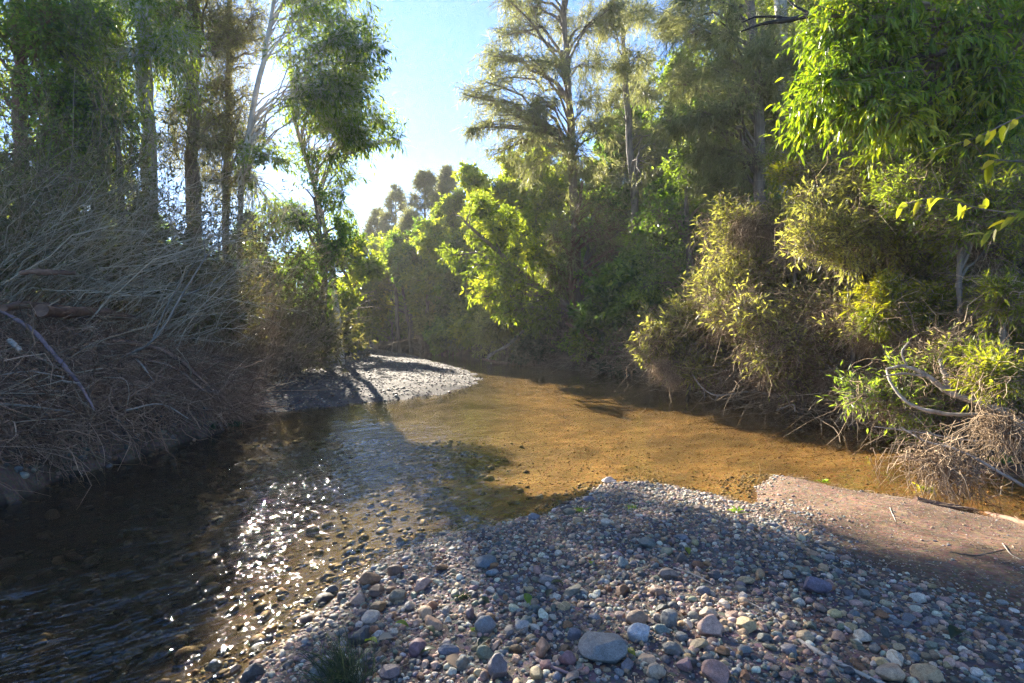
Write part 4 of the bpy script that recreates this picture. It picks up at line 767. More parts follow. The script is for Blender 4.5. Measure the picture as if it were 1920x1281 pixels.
def stone_mat(name, attr):
    m, nt, out = nodes(name); L = nt.links
    if attr: c = N(nt, 'Attribute', attribute_name='col'); co_ = c.outputs['Color']
    else: c = N(nt, 'ObjectInfo'); co_ = c.outputs['Color']
    tc = N(nt, 'TexCoord')
    n1 = N(nt, 'TexNoise'); n1.inputs['Scale'].default_value = 60 if attr else 3.2; n1.inputs['Detail'].default_value = 7; n1.inputs['Roughness'].default_value = .7
    n2 = N(nt, 'TexNoise'); n2.inputs['Scale'].default_value = 300 if attr else 26; n2.inputs['Detail'].default_value = 3
    for n in (n1, n2): L.new(tc.outputs['Object'], n.inputs['Vector'])
    r1 = ramp(nt, n1.outputs['Fac'], [(.3, (.6, .58, .56)), (.55, (1, 1, 1)), (.75, (1.45, 1.42, 1.36))]); r2 = ramp(nt, n2.outputs['Fac'], [(.36, (.72, .72, .72)), (.6, (1.15, 1.15, 1.15))])
    m1 = N(nt, 'MixRGB', blend_type='MULTIPLY'); m1.inputs[0].default_value = 1; m2 = N(nt, 'MixRGB', blend_type='MULTIPLY'); m2.inputs[0].default_value = 1
    L.new(co_, m1.inputs[1]); L.new(r1.outputs[0], m1.inputs[2]); L.new(m1.outputs[0], m2.inputs[1]); L.new(r2.outputs[0], m2.inputs[2])
    p = N(nt, 'BsdfPrincipled'); p.inputs['Roughness'].default_value = .62; p.inputs['Specular IOR Level'].default_value = .35; L.new(m2.outputs[0], p.inputs['Base Color'])
    b = N(nt, 'Bump'); b.inputs['Strength'].default_value = .35; b.inputs['Distance'].default_value = .01; L.new(n1.outputs['Fac'], b.inputs['Height']); L.new(b.outputs[0], p.inputs['Normal'])
    L.new(p.outputs[0], out.inputs[0]); return m
M['stone'] = stone_mat('river_stone', False); M['pebble'] = stone_mat('river_pebbles', True)
V4, F4 = ico(5); V4 = V4.copy()
rs = np.random.default_rng(4)
SM = []
for i in range(16): SM.append(mesh('stone', shape_stone(V4, rs, rs.uniform(.2, 1)), [F4], True))
placed = []                                        # x, y, radius
def stone(px, py, wpx, hpx, colr, label, cat='stone', mi=0, rz=0., z=None, tilt=0., group=None, sink=.35):
    p = hit(px, py+hpx*.3, 1.2, 40); x, y = p[0], p[1]; s = wpx/F*y*.5
    o = obj('stone', SM[mi % 16], M['stone']); tag(o, label, cat, group)
    c = PC[colr] if isinstance(colr, int) else np.array(colr); o.color = (*c, 1)
    hz = hpx/F*y*.5*1.15; v = np.array([s, s*rs.uniform(.75, 1), min(hz*1.5, s*1.4)])
    o.scale = tuple(v); o.rotation_euler = (tilt, 0, rz)
    zc = max(gz(x, y), -.04) if z is None else z
    o.location = (x, y+s*.3, zc+v[2]*.6*(1-sink*1.2)); placed.append((x, y+s*.3, s)); return o
NAMED = [  # px, py, width px, height px, colour, label, mesh, turn
    (1132, 1222, 92, 56, 0, 'big rounded blue-grey boulder among the gravel at the bottom of the picture', 0, .2, 'big blue-grey boulder'),
    (1201, 1190, 48, 32, (.36, .37, .38), 'pale blocky stone just behind the big blue-grey boulder', 3, .5, 'pale blocky stone'),
    (1018, 1213, 44, 52, (.33, .19, .12), 'orange-brown upright cobble left of the big blue-grey boulder', 5, 1.2, 'orange-brown cobble'),
    (1258, 1166, 44, 36, 0, 'angular blue-grey stone in the sunlit patch of gravel', 7, .9, 'angular blue-grey stone'),
    (1196, 1164, 46, 22, (.24, .17, .12), 'flat brown stone lying behind the pale blocky stone', 2, .3, 'flat brown stone'),
    (1063, 1240, 36, 34, (.22, .12, .12), 'round reddish cobble at the left foot of the big blue-grey boulder', 9, 0, 'round reddish cobble'),
    (1232, 1264, 42, 38, (.34, .27, .2), 'cream-brown rough cobble at the bottom edge right of the big boulder', 11, .4, 'cream-brown cobble'),
    (1680, 1268, 66, 44, (.42, .29, .19), 'large sunlit tan cobble cut by the bottom edge at the right', 1, .1, 'large sunlit tan cobble'),
    (1532, 1104, 56, 36, (.14, .12, .16), 'dark purple-grey stone at the border of gravel and sand', 6, 2.4, 'dark purple-grey stone'),
    (880, 1145, 30, 52, (.17, .125, .13), 'long purple-brown slab stone lying lengthwise in the shaded gravel', 8, 1.5, 'long purple-brown slab'),
    (672, 1200, 46, 36, 5, 'dark rounded stone at the lower left edge of the gravel', 10, .7, 'dark rounded stone'),
    (598, 1262, 70, 40, (.2, .21, .2), 'large smooth grey slab behind the tuft of sedge', 12, .6, 'large smooth grey slab'),
    (692, 1090, 40, 28, (.22, .12, .06), 'wet orange-brown stone standing in the shallow water', 4, .2, 'wet orange-brown stone'),
    (704, 1112, 38, 22, (.13, .08, .055), 'wet dark brown stone just in front of the orange-brown one in the shallows', 0, 1.6, 'wet dark brown stone'),
    (745, 1120, 34, 24, (.19, .16, .11), 'tan wedge-shaped stone in the still shallow water', 3, .9, 'tan wedge stone'),
    (740, 1073, 34, 20, (.15, .09, .06), 'wet brown stone farther out in the shallows beside the gravel', 13, .3, 'wet brown shallows stone'),
    (749, 1013, 20, 17, 5, 'single small dark stone standing alone in the stream', 14, .3, 'single dark stone'),
    (907, 1056, 48, 20, (.13, .15, .16), 'long flat blue-grey stone near the inner edge of the gravel', 15, .2, 'long flat blue-grey stone'),
    (925, 1076, 30, 19, (.2, .22, .23), 'smooth grey stone just in front of the long flat blue-grey one', 1, .4, 'smooth grey stone'),
    (622, 1108, 24, 17, 5, 'dark wet stone farthest left in the shallow water', 2, .5, 'leftmost wet stone'),
    (638, 1121, 22, 21, 5, 'upright dark wet stone next to the farthest left one', 7, .8, 'upright wet stone'),
    (396, 1246, 32, 22, (.12, .14, .18), 'bluish wet stone alone near the bottom left in the stream', 9, .5, 'bluish wet stone'),
    (440, 1256, 26, 28, (.26, .18, .12), 'tan wet stone half in water right of the bluish one', 11, 1.2, 'tan wet stone'),
    (470, 1266, 44, 36, 5, 'dark blue-grey wet stone at the bottom left edge of the gravel', 5, .8, 'dark wet edge stone'),
    (1146, 902, 36, 14, (.22, .2, .21), 'pale flat stone at the far point of the gravel', 6, .2, 'pale far-point stone'),
    (1104, 937, 26, 14, (.2, .18, .2), 'grey stone standing in amber water near the far point of the gravel', 8, .7, 'grey amber-water stone'),
    (1012, 929, 18, 12, (.26, .27, .28), 'small pale stone out in the stream beyond the gravel', 10, .4, 'small pale stream stone'),
    (968, 940, 18, 10, 5, 'small dark stone out in the stream left of the pale one', 12, .4, 'small dark stream stone'),
    (1063, 956, 22, 11, 5, 'low dark stone in the amber shallows', 13, .4, 'low dark shallows stone'),
    (1001, 972, 30, 14, (.2, .2, .21), 'cluster-edge grey stone breaking the water before the gravel edge', 14, .4, 'grey water-edge stone'),
    (780, 1215, 40, 44, (.2, .115, .12), 'maroon pointed stone among leaves in the left part of the gravel', 15, .9, 'maroon pointed stone'),
    (730, 1263, 40, 36, (.16, .12, .115), 'round brownish banded cobble at the bottom edge left of centre', 0, .3, 'brownish banded cobble'),
    (840, 1224, 40, 22, (.13, .14, .165), 'smooth flat slate-coloured stone in the shaded gravel', 4, .1, 'slate-coloured stone'),
    (910, 1178, 42, 30, (.2, .2, .2), 'broad mid-grey stone in the middle of the shaded gravel', 2, .2, 'broad mid-grey stone'),
    (980, 1178, 30, 26, (.36, .33, .29), 'whitish rounded stone above the orange-brown cobble', 3, .6, 'whitish rounded stone'),
    (936, 1258, 50, 40, (.15, .125, .125), 'big brown-grey stone at the bottom edge in the centre', 6, .5, 'big brown-grey stone'),
    (1075, 1196, 36, 26, (.14, .145, .17), 'grey-blue stone behind the big boulder to its left', 7, .3, 'grey-blue stone'),
    (1400, 1222, 30, 20, 0, 'blue-grey stone in the sunny gravel right of the boulder', 8, .3, 'sunny blue-grey stone'),
    (1330, 1155, 36, 22, (.4, .31, .22), 'pale tan stone in the sunlit patch of gravel', 9, .3, 'pale tan sunlit stone'),
    (1285, 1250, 36, 32, (.27, .165, .16), 'rosy cobble right of the cream-brown one', 10, .3, 'rosy cobble'),
    (1255, 1080, 44, 22, (.20, .16, .13), 'brown stone at the shaded rim of the sunlit patch', 11, .3, 'brown rim stone'),
    (1480, 1080, 32, 22, (.33, .3, .25), 'pale angular stone left of the dark purple-grey one', 12, .7, 'pale angular stone')]
LM = []
for k, (px, py, w_, h2, c, lb, mi, rz, nick) in enumerate(NAMED):
    stone(px, py, w_, h2, c, lb, 'stone', mi, rz); LM.append((px, py, 'the '+nick))
# the other larger stones of the near bar, each its own
cand = []
tries = 0
while len(cand) < 258 and tries < 60000:
    tries += 1
    px = rs.uniform(430, 1780); py = 905+370*rs.random()**.55
    p = hit(px, py, 1.2, 30)
    x, y = p[0], p[1]
    dn = sdist(np.array([x]), np.array([y]), NB)[0]; sd_ = sdist(np.array([x]), np.array([y]), SANDL)[0]
    if dn < -.18 or sd_ > .02 or y > 6: continue
    if dn < 0 and rs.random() > .3: continue
    r = float(np.clip(rs.lognormal(np.log(.030), .32), .018, .07))*(.8+.1*y)
    if any((x-a)**2+(y-b)**2 < (r*.8+c*.85)**2 for a, b, c in placed): continue
    placed.append((x, y, r)); cand.append((px, py, x, y, r, int(rs.choice(len(PAL), p=PW)), dn, sd_))
LBL = {}
items = []
for (px, py, x, y, r, ci, dn, sd_) in cand:
    d2 = [((px-a)**2+((py-b)*1.4)**2, i) for i, (a, b, t) in enumerate(LM)]; i = min(d2)[1]; a, b, t = LM[i]; dx = px-a; dy = (py-b)*1.4
    rel = ('left of' if dx < 0 else 'right of') if abs(dx) > abs(dy) else ('behind' if dy < 0 else 'in front of')
    ww = 2*r/y*F; size = 'small' if ww < 17 else ('medium' if ww < 28 else 'large')
    where = 'wet ' if dn < .03 else ''
    items.append([px, py, x, y, r, ci, '%s %s%s stone' % (size, where, PAL[ci][0]), '%s %s' % (rel, t), min(d2)[0]])
    LBL.setdefault((items[-1][6], items[-1][7]), []).append(items[-1])
ORD = ['nearest', 'second nearest', 'third nearest', 'fourth nearest', 'fifth nearest', 'sixth nearest', 'seventh nearest', 'eighth nearest']
for key, lst in LBL.items():
    lst.sort(key=lambda q: q[8])
    for n_, q in enumerate(lst):
        q.append(('%s %s' % key) if len(lst) == 1 else '%s %s %s' % (ORD[min(n_, 7)], key[0], key[1]))
for k, (px, py, x, y, r, ci, _, _, _, lb) in enumerate(items):
    o = obj('stone', SM[k % 16], M['stone']); tag(o, lb, 'stone', 'stones of the near gravel bar')
    c = PC[ci]*rs.uniform(.8, 1.25)*(1+rs.normal(0, .05, 3)); o.color = (*np.clip(c, .02, .6), 1)
    o.scale = (r, r*rs.uniform(.8, 1.05), r*rs.uniform(.85, 1.15)); o.rotation_euler = (rs.normal(0, .25), rs.normal(0, .25), rs.uniform(0, 6.28))
    o.location = (x, y, max(gz(x, y), -.03)+r*.28)
# ---- the gravel: far too many pebbles to count
def pebbles(name, label, X, Y, R, cols, sub, seed, sink=.12, nvar=14, zoff=0.):
    r = np.random.default_rng(seed); Vb, Fb = ico(sub); var = np.stack([shape_stone(Vb, r, r.uniform(.3, 1)) for _ in range(nvar)])
    n = len(X); v = var[r.integers(0, nvar, n)]*R[:, None, None]
    a = r.uniform(0, 6.28, n); b = r.normal(0, .35, n)
    ca, sa, cb, sb = np.cos(a)[:, None], np.sin(a)[:, None], np.cos(b)[:, None], np.sin(b)[:, None]
    y1 = v[..., 1]*cb-v[..., 2]*sb; z1 = v[..., 1]*sb+v[..., 2]*cb; x1 = v[..., 0]
    x2 = x1*ca-y1*sa; y2 = x1*sa+y1*ca
    Z = ground(X, Y)+R*sink+zoff
    Vx = np.stack([x2+X[:, None], y2+Y[:, None], z1+Z[:, None]], -1).reshape(-1, 3)
    Fx = (Fb[None]+(np.arange(n)*len(Vb))[:, None, None]).reshape(-1, 3)
    o = obj(name, mesh(name, Vx, [Fx], True, col=np.repeat(cols, len(Vb), 0)), M['pebble']); return tag(o, label, 'gravel' if label else None, kind='stuff')
def pickcol(r, n, dark=1., w=None):
    c = PC[r.choice(len(PAL), n, p=PW if w is None else w)]*r.uniform(.65, 1.5, (n, 1))*(1+r.normal(0, .05, (n, 3))); return np.clip(c*np.reshape(dark, (-1, 1)) if np.ndim(dark) else c*dark, .012, .6)
r = np.random.default_rng(9)
n = 60000; X = r.uniform(-2.2, 4.6, n); Y = .9+5.2*r.random(n); dn = sdist(X, Y, NB)+.06*fbm(X, Y, .4, 61); sd_ = sdist(X, Y, SANDL)+.25*fbm(X, Y, .5, 63)
k = (dn > -.35) & (r.random(n) < np.clip(1-sd_/.5, .06, 1)) & (r.random(n) < np.where(dn < 0, .45, 1)); X, Y, dn, sd_ = X[k], Y[k], dn[k], sd_[k]; n = len(X)
R = np.clip(r.lognormal(np.log(.0115), .42, n), .005, .034)*np.clip(1-.9*sd_.clip(0, .5), .45, 1)
pebbles('gravel', 'mixed grey, purple and tan pebbles covering the near gravel bar', X, Y, R, pickcol(r, n, np.where(dn < .02, .6, 1.)), 2, 501)
n = 70000; X = r.uniform(-2, 5.5, n); Y = .9+5.4*r.random(n); dn = sdist(X, Y, NB); sd_ = sdist(X, Y, SANDL); k = (dn > 0) & (r.random(n) < np.clip(1-sd_/1.7, .22, 1)); X, Y = X[k], Y[k]; n = len(X)
pebbles('grit', 'fine grit between the pebbles and over the sand of the near bar', X, Y, r.uniform(.0025, .0065, n), pickcol(r, n, 1.0), 1, 502)
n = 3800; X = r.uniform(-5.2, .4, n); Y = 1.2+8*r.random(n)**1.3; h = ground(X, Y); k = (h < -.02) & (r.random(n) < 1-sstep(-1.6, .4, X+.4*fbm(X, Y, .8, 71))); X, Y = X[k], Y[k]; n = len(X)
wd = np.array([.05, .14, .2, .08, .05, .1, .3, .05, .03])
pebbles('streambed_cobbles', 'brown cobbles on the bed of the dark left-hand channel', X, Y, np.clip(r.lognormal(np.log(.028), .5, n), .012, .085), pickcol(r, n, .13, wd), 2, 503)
n = 11000; X = r.uniform(-1.2, 6, n); Y = 4+9*r.random(n)**1.2; h = ground(X, Y); k = (h < -.015) & (r.random(n) < .1+.9*sstep(-1.2, .8, X+.4*fbm(X, Y, .8, 73))); X, Y = X[k], Y[k]; n = len(X)
pebbles('streambed_pebbles', 'ochre pebbles on the sandy bed under the amber water', X, Y, np.clip(r.lognormal(np.log(.011), .4, n), .006, .03), np.array([.30, .175, .06])*r.uniform(.3, 1.2, (n, 1)), 1, 504)
n = 30000; X = r.uniform(-16, -.9, n); Y = 9.6+40*r.random(n)**1.7; d = sdist(X, Y, FB); dl = sdist(X, Y, LB); k = (d > -.15) & (dl < .3); X, Y, d = X[k], Y[k], d[k]; n = len(X)
pebbles('gravel', 'grey gravel of the far bar on the left bank', X, Y, np.clip(r.lognormal(np.log(.024), .4, n), .012, .07)*(.75+.02*Y), pickcol(r, n, np.where(d < .1, .4, .55), np.array([.16, .12, .13, .1, .2, .1, .03, .06, .1])), 1, 505)  # pebble colours darkened to stand for the shade over the far bar
n = 5000; s = r.random(n)**1.2; d = r.uniform(-.35, .6, n); XY = along(LINE, s, d)
pebbles('gravel', 'dark damp stones and mud clods at the foot of the left bank', XY[:, 0], XY[:, 1], np.clip(r.lognormal(np.log(.022), .5, n), .008, .08), pickcol(r, n, .5, wd), 2, 506)
# ---------------------------------------------------------------- fallen limbs, sticks, leaves
def limb(name, label, cat, pts, rad, mat, forks=(), group=None, seed=0, sides=10):
    """pts: (px, py, Y) or world points; forks: (list of points, radii)"""
    r = np.random.default_rng(seed+900); W = lambda q: np.array([PX(*p) if len(p) == 3 and abs(p[0]) > 15 else np.array(p) for p in q])
    P = W(pts); base = P[0].copy(); mb = MB(); K = 8*len(P)
    for pp, rr_ in [(P, rad)]+[(W(f), q) for f, q in forks]:
        c = smooth_line(pp-base, K); rr = np.interp(np.linspace(0, 1, K), np.linspace(0, 1, len(rr_)), rr_)
        c = c+np.cumsum(r.normal(0, 1, c.shape), 0)*rr[:, None]*.10; rr = rr*(1+.10*r.normal(0, 1, K))
        V, q = tubes(c[None], rr[None], sides); mb.add(V, q)
        n0 = len(V)-sides; mb.add(np.vstack([V[n0:], c[-1:]+0]), np.array([[i, (i+1) % sides, sides] for i in range(sides)]))
        mb.add(np.vstack([V[:sides], c[:1]+0]), np.array([[(i+1) % sides, i, sides] for i in range(sides)]))
    o = obj(name, mb.mesh(name), M[mat], None, base); return tag(o, label, cat, group)
def onground(pts, lift=0.):                        # picture points dropped onto the land
    return [hit(a, b)+np.array([0, 0, lift]) for a, b in pts]
LG = 'fallen limbs on the left bank'
limb('fallen_log', 'long curved reddish-brown log lying across the debris on the left bank', 'log', onground([(78, 664), (150, 656), (196, 650), (240, 655), (292, 652)], .6), [.085, .08, .075, .06, .035], 'log_brown', group=LG)
limb('fallen_log', 'short arched reddish-brown root log at the left end of the long curved log', 'log', onground([(8, 662), (60, 648), (112, 645), (150, 652)], .6), [.05, .055, .05, .03], 'log_brown', group=LG, seed=1)
limb('fallen_branch', 'straight purplish-brown branch slanting down to the water across the left debris', 'branch', onground([(-4, 648), (62, 690), (112, 750), (152, 802), (178, 848)], .5), [.026, .026, .024, .018, .01], 'log_purple', group=LG, seed=2)
limb('fallen_log', 'rough brown log jutting in from the left edge above the debris', 'log', onground([(-10, 590), (60, 584), (142, 580)], .5), [.06, .055, .04], 'log_brown', group=LG, seed=3)
limb('fallen_log', 'short barky log lodged in the grey stems above the left debris', 'log', [(38, 512, 7.6), (90, 507, 7.7), (144, 508, 7.9)], [.035, .05, .03], 'log_brown', group=LG, seed=4)
limb('fallen_log', 'charred black log end right of the reddish-brown log', 'log', onground([(318, 660), (350, 652), (386, 648)], .4), [.08, .075, .05], 'log_black', group=LG, seed=5)
limb('fallen_branch', 'dark bent branch reaching from the debris onto the gravel bar', 'branch', onground([(398, 690), (455, 706), (482, 712), (502, 722)], .2), [.04, .035, .03, .018], 'log_black', group=LG, seed=6)
limb('fallen_branch', 'long brown branch running down through the debris to the water point', 'branch', onground([(210, 700), (292, 708), (350, 740), (402, 792)], .5), [.04, .04, .035, .015], 'log_brown', group=LG, seed=7)
limb('fallen_branch', 'thin brown branch below the long one reaching the weedy water point', 'branch', onground([(240, 722), (330, 745), (372, 780), (410, 806)], .45), [.02, .022, .018, .01], 'log_brown', group=LG, seed=8)
limb('fallen_branch', 'short whitish broken stub at the left edge of the debris', 'branch', onground([(18, 712), (30, 722), (40, 732)], .5), [.03, .03, .022], 'dead', group=LG, seed=9)
limb('dead_sapling', 'grey forked dead stem rising from the left debris', 'sapling', onground([(212, 690)], .1)+[PX(285, 640, 7.6), PX(340, 555, 7.7), PX(385, 485, 7.9), PX(425, 425, 8.1)], [.02, .018, .015, .01, .005], 'bark_grey',
     forks=[([PX(285, 640, 7.6), PX(320, 560, 7.5), PX(380, 470, 7.4)], [.012, .009, .004]), ([PX(340, 555, 7.7), PX(380, 540, 7.8), PX(440, 500, 8)], [.014, .01, .005]), ([PX(385, 485, 7.9), PX(383, 450, 7.9), PX(378, 420, 7.9)], [.012, .008, .004])], seed=10)
limb('driftwood_log', 'pale grey driftwood log at the back of the gravel bar', 'log', onground([(545, 690), (575, 687), (602, 684), (626, 677)], .06), [.05, .08, .09, .06], 'dead', seed=11)
for i, (a, lb) in enumerate([([(235, 830), (300, 812), (352, 838)], 'pale bare root branch hanging over the water edge below the purplish branch'), ([(120, 770), (60, 760), (0, 770)], 'thin grey stick lying at the left edge low in the debris'),
                             ([(0, 830), (70, 832), (140, 838)], 'straight pale stick near the waterline at the left edge'), ([(330, 690), (360, 660), (378, 630)], 'pale crooked stick standing up beside the charred log'),
                             ([(250, 715), (270, 740), (290, 770)], 'thin pale stick in the middle of the left debris')]):
    limb('stick', lb, 'stick', onground(a, .4), [.012, .01, .006], 'dead', group='sticks in the left debris', seed=20+i)
# right bank
limb('fallen_limb', 'long weathered grey limb leaning down from the right edge over the bank', 'branch', [(1935, 812, 5.6), (1862, 768, 5.9), (1782, 738, 6.2), (1742, 706, 6.4), (1700, 686, 6.6), (1662, 692, 6.7)], [.05, .043, .036, .028, .022, .014], 'dead',
     forks=[([(1782, 738, 6.2), (1770, 700, 6.3), (1762, 672, 6.4)], [.03, .03, .02]), ([(1742, 706, 6.4), (1700, 700, 6.4), (1660, 704, 6.5)], [.018, .014, .008]), ([(1700, 686, 6.6), (1690, 660, 6.6), (1704, 640, 6.6)], [.014, .01, .005])], seed=30)
limb('fallen_limb', 'thinner curved grey limb below the long one, ending in mid air', 'branch', [(1662, 694, 6.6), (1672, 722, 6.4), (1702, 756, 6.2), (1762, 773, 6.0), (1812, 776, 5.9), (1882, 772, 5.7)], [.012, .016, .02, .024, .022, .016], 'dead', seed=31)
limb('dipping_branch', 'thin pale branch dipping from the bushes to the amber water', 'branch', [(1298, 702, 12), (1318, 728, 11.6), (1348, 742, 11.2), (1402, 736, 11), (1442, 740, 10.8), (1482, 756, 10.4)], [.012, .016, .02, .028, .032, .035], 'dead',
     forks=[([(1348, 742, 11.2), (1340, 750, 11.1), (1330, 742, 11.1)], [.012, .009, .005]), ([(1318, 728, 11.6), (1322, 745, 11.5), (1318, 752, 11.5)], [.01, .007, .004])], seed=32)
limb('dead_twig', 'whitish hooked twig sticking out of the water below the half-bare bush', 'stick', [(1455, 770, 9.6), (1470, 764, 9.6), (1486, 759, 9.5), (1490, 772, 9.4)], [.012, .014, .014, .010], 'dead', seed=33)
limb('dead_branch', 'long thin bare stick slanting down from the right edge over the mud bank', 'branch', [(1940, 922, 4.6), (1860, 876, 4.8), (1795, 843, 5.0), (1735, 826, 5.2), (1690, 800, 5.4)], [.014, .013, .012, .010, .006], 'dead', seed=34)
limb('fallen_branch', 'horizontal pale stick above the mud bank at the right', 'branch', [(1640, 800, 6.6), (1720, 812, 6.4), (1800, 826, 6.1), (1880, 830, 5.9)], [.008, .012, .012, .01], 'dead', seed=35)
limb('fallen_branch', 'pale flood-laid stem crossing the half-bare bush toward the water', 'branch', [(1500, 640, 9.6), (1560, 690, 9.2), (1640, 745, 8.6), (1700, 762, 8.2)], [.02, .024, .026, .02], 'dead', seed=36)
limb('fallen_branch', 'grey stem lying along the waterline under the sunlit bushes', 'branch', [(1420, 700, 10.6), (1500, 724, 10.2), (1580, 728, 9.8), (1650, 736, 9.4)], [.02, .03, .03, .02], 'dead', seed=37)
limb('driftwood_log', 'pale log lying on the far waterline at the bend below the pale olive bush', 'log', [(905, 674, 26), (945, 680, 25.6), (990, 684, 25.2), (1010, 682, 25)], [.06, .10, .10, .06], 'log_brown', seed=38)
limb('driftwood_log', 'grey fallen trunk sloping to the water at the bend under the leaning tree', 'log', [(1000, 600, 26), (960, 640, 26), (925, 660, 26), (908, 676, 26)], [.05, .08, .07, .03], 'dead', forks=[([(925, 660, 26), (915, 668, 25.8), (922, 682, 25.8)], [.04, .03, .02])], seed=39)
limb('fallen_log', 'brown leaning log half hidden by ferns below the weeping river oak', 'log', [(1062, 606, 21), (1090, 622, 20.5), (1112, 640, 20)], [.06, .08, .05], 'log_brown', seed=40)
limb('sunken_log', 'dark thin log half buried along the water edge of the sand', 'log', onground([(1716, 938), (1790, 955), (1860, 968), (1950, 992)], .012), [.02, .03, .03, .025], 'log_brown', seed=41)
o = limb('limb', None, None, [(1388, 60, 8.2), (1432, 44, 8.1), (1482, 36, 8.0), (1568, 12, 7.8), (1690, -25, 7.5), (1850, -40, 7.2)], [.012, .025, .035, .045, .055, .07], 'log_black', forks=[([(1482, 36, 8.0), (1450, 30, 8.1), (1418, 32, 8.2), (1392, 42, 8.3)], [.025, .02, .014, .006]), ([(1520, 26, 7.9), (1490, 8, 8), (1465, -14, 8.1)], [.02, .014, .008])], seed=44)
o.location = o.location-lush.location; o.parent = lush
# sticks on the near bar
for i, (a, r0, mt, lb) in enumerate([
    ([(1498, 1204), (1560, 1240), (1640, 1278), (1690, 1300)], .009, 'dead', 'pale straw cane lying across the gravel toward the bottom right'),
    ([(1466, 998), (1500, 1012), (1532, 1026)], .004, 'dead', 'thin pale stick on the sand right of the gravel point'),
    ([(1262, 1066), (1300, 1080), (1336, 1098)], .005, 'dead', 'straight stick at the upper rim of the sunlit gravel'),
    ([(1668, 952), (1674, 966), (1680, 980)], .004, 'dead', 'short twig standing on the middle of the sand'),
    ([(1420, 905), (1425, 885), (1422, 868)], .004, 'dead', 'thin crooked twig standing at the tip of the sand spit'),
    ([(1690, 1130), (1740, 1140), (1772, 1170), (1760, 1190)], .003, 'dead', 'hair-thin curled stem on the dark gravelly sand'),
    ([(1780, 1036), (1830, 1042), (1890, 1030)], .004, 'twig', 'dark drift twig lying on the sunny sand at the right'),
    ([(1880, 1020), (1895, 1040), (1915, 1052)], .004, 'dead', 'pale drift twig on the sand at the right edge'),
    ([(1200, 1060), (1240, 1066), (1280, 1075)], .003, 'dead', 'thin grass stem lying on the shaded gravel'),
    ([(1000, 1235), (1040, 1258), (1090, 1276)], .007, 'log_purple', 'dark stick at the bottom edge below the orange-brown cobble'),
    ([(758, 1025), (775, 1026), (792, 1028)], .006, 'log_black', 'small black stick afloat beside the gravel'),
    ([(1560, 1060), (1620, 1100), (1700, 1128)], .003, 'dead', 'long fine straw on the sand behind the dark purple-grey stone'),
    ([(1380, 1120), (1440, 1150), (1480, 1190)], .004, 'dead', 'slim pale straw across the sunlit gravel')]):
    limb('stick', lb, 'stick', onground(a, r0), [r0, r0, r0*.6], mt, group='sticks on the near bar', seed=60+i, sides=6)
# fine litter: straws and bits of stem washed over the near bar
rg = np.random.default_rng(88); n = 2600; X = rg.uniform(-1.8, 4.6, n); Y = 1.2+4.6*rg.random(n); k = (sdist(X, Y, NB) > .05) & (rg.random(n) < np.clip(.25+.25*(X+.5), .1, 1)); X, Y = X[k], Y[k]; n = len(X)
a_ = rg.normal(.2, 1.0, n); Ln = rg.lognormal(np.log(.055), .6, n); d_ = np.stack([np.cos(a_), np.sin(a_), 0*a_], 1); A_ = np.stack([X, Y, ground(X, Y)+rg.uniform(.012, .03, n)], 1)
V, q = tubes(bez(A_, d_+rg.normal(0, .5, (n, 3))*[1, 1, .2], A_+d_*Ln[:, None]+rg.normal(0, .006, (n, 3)), 5, .5), np.full((n, 5), .0011)*rg.uniform(.6, 1.8, (n, 1)), 3)
tag(obj('straw_litter', mesh('straw_litter', V, [q], True, tint=np.repeat(rg.beta(2, 1.8, n), 15)), M['thatch']), 'fine dry straw and stem bits washed over the near gravel and sand', 'litter', kind='stuff')
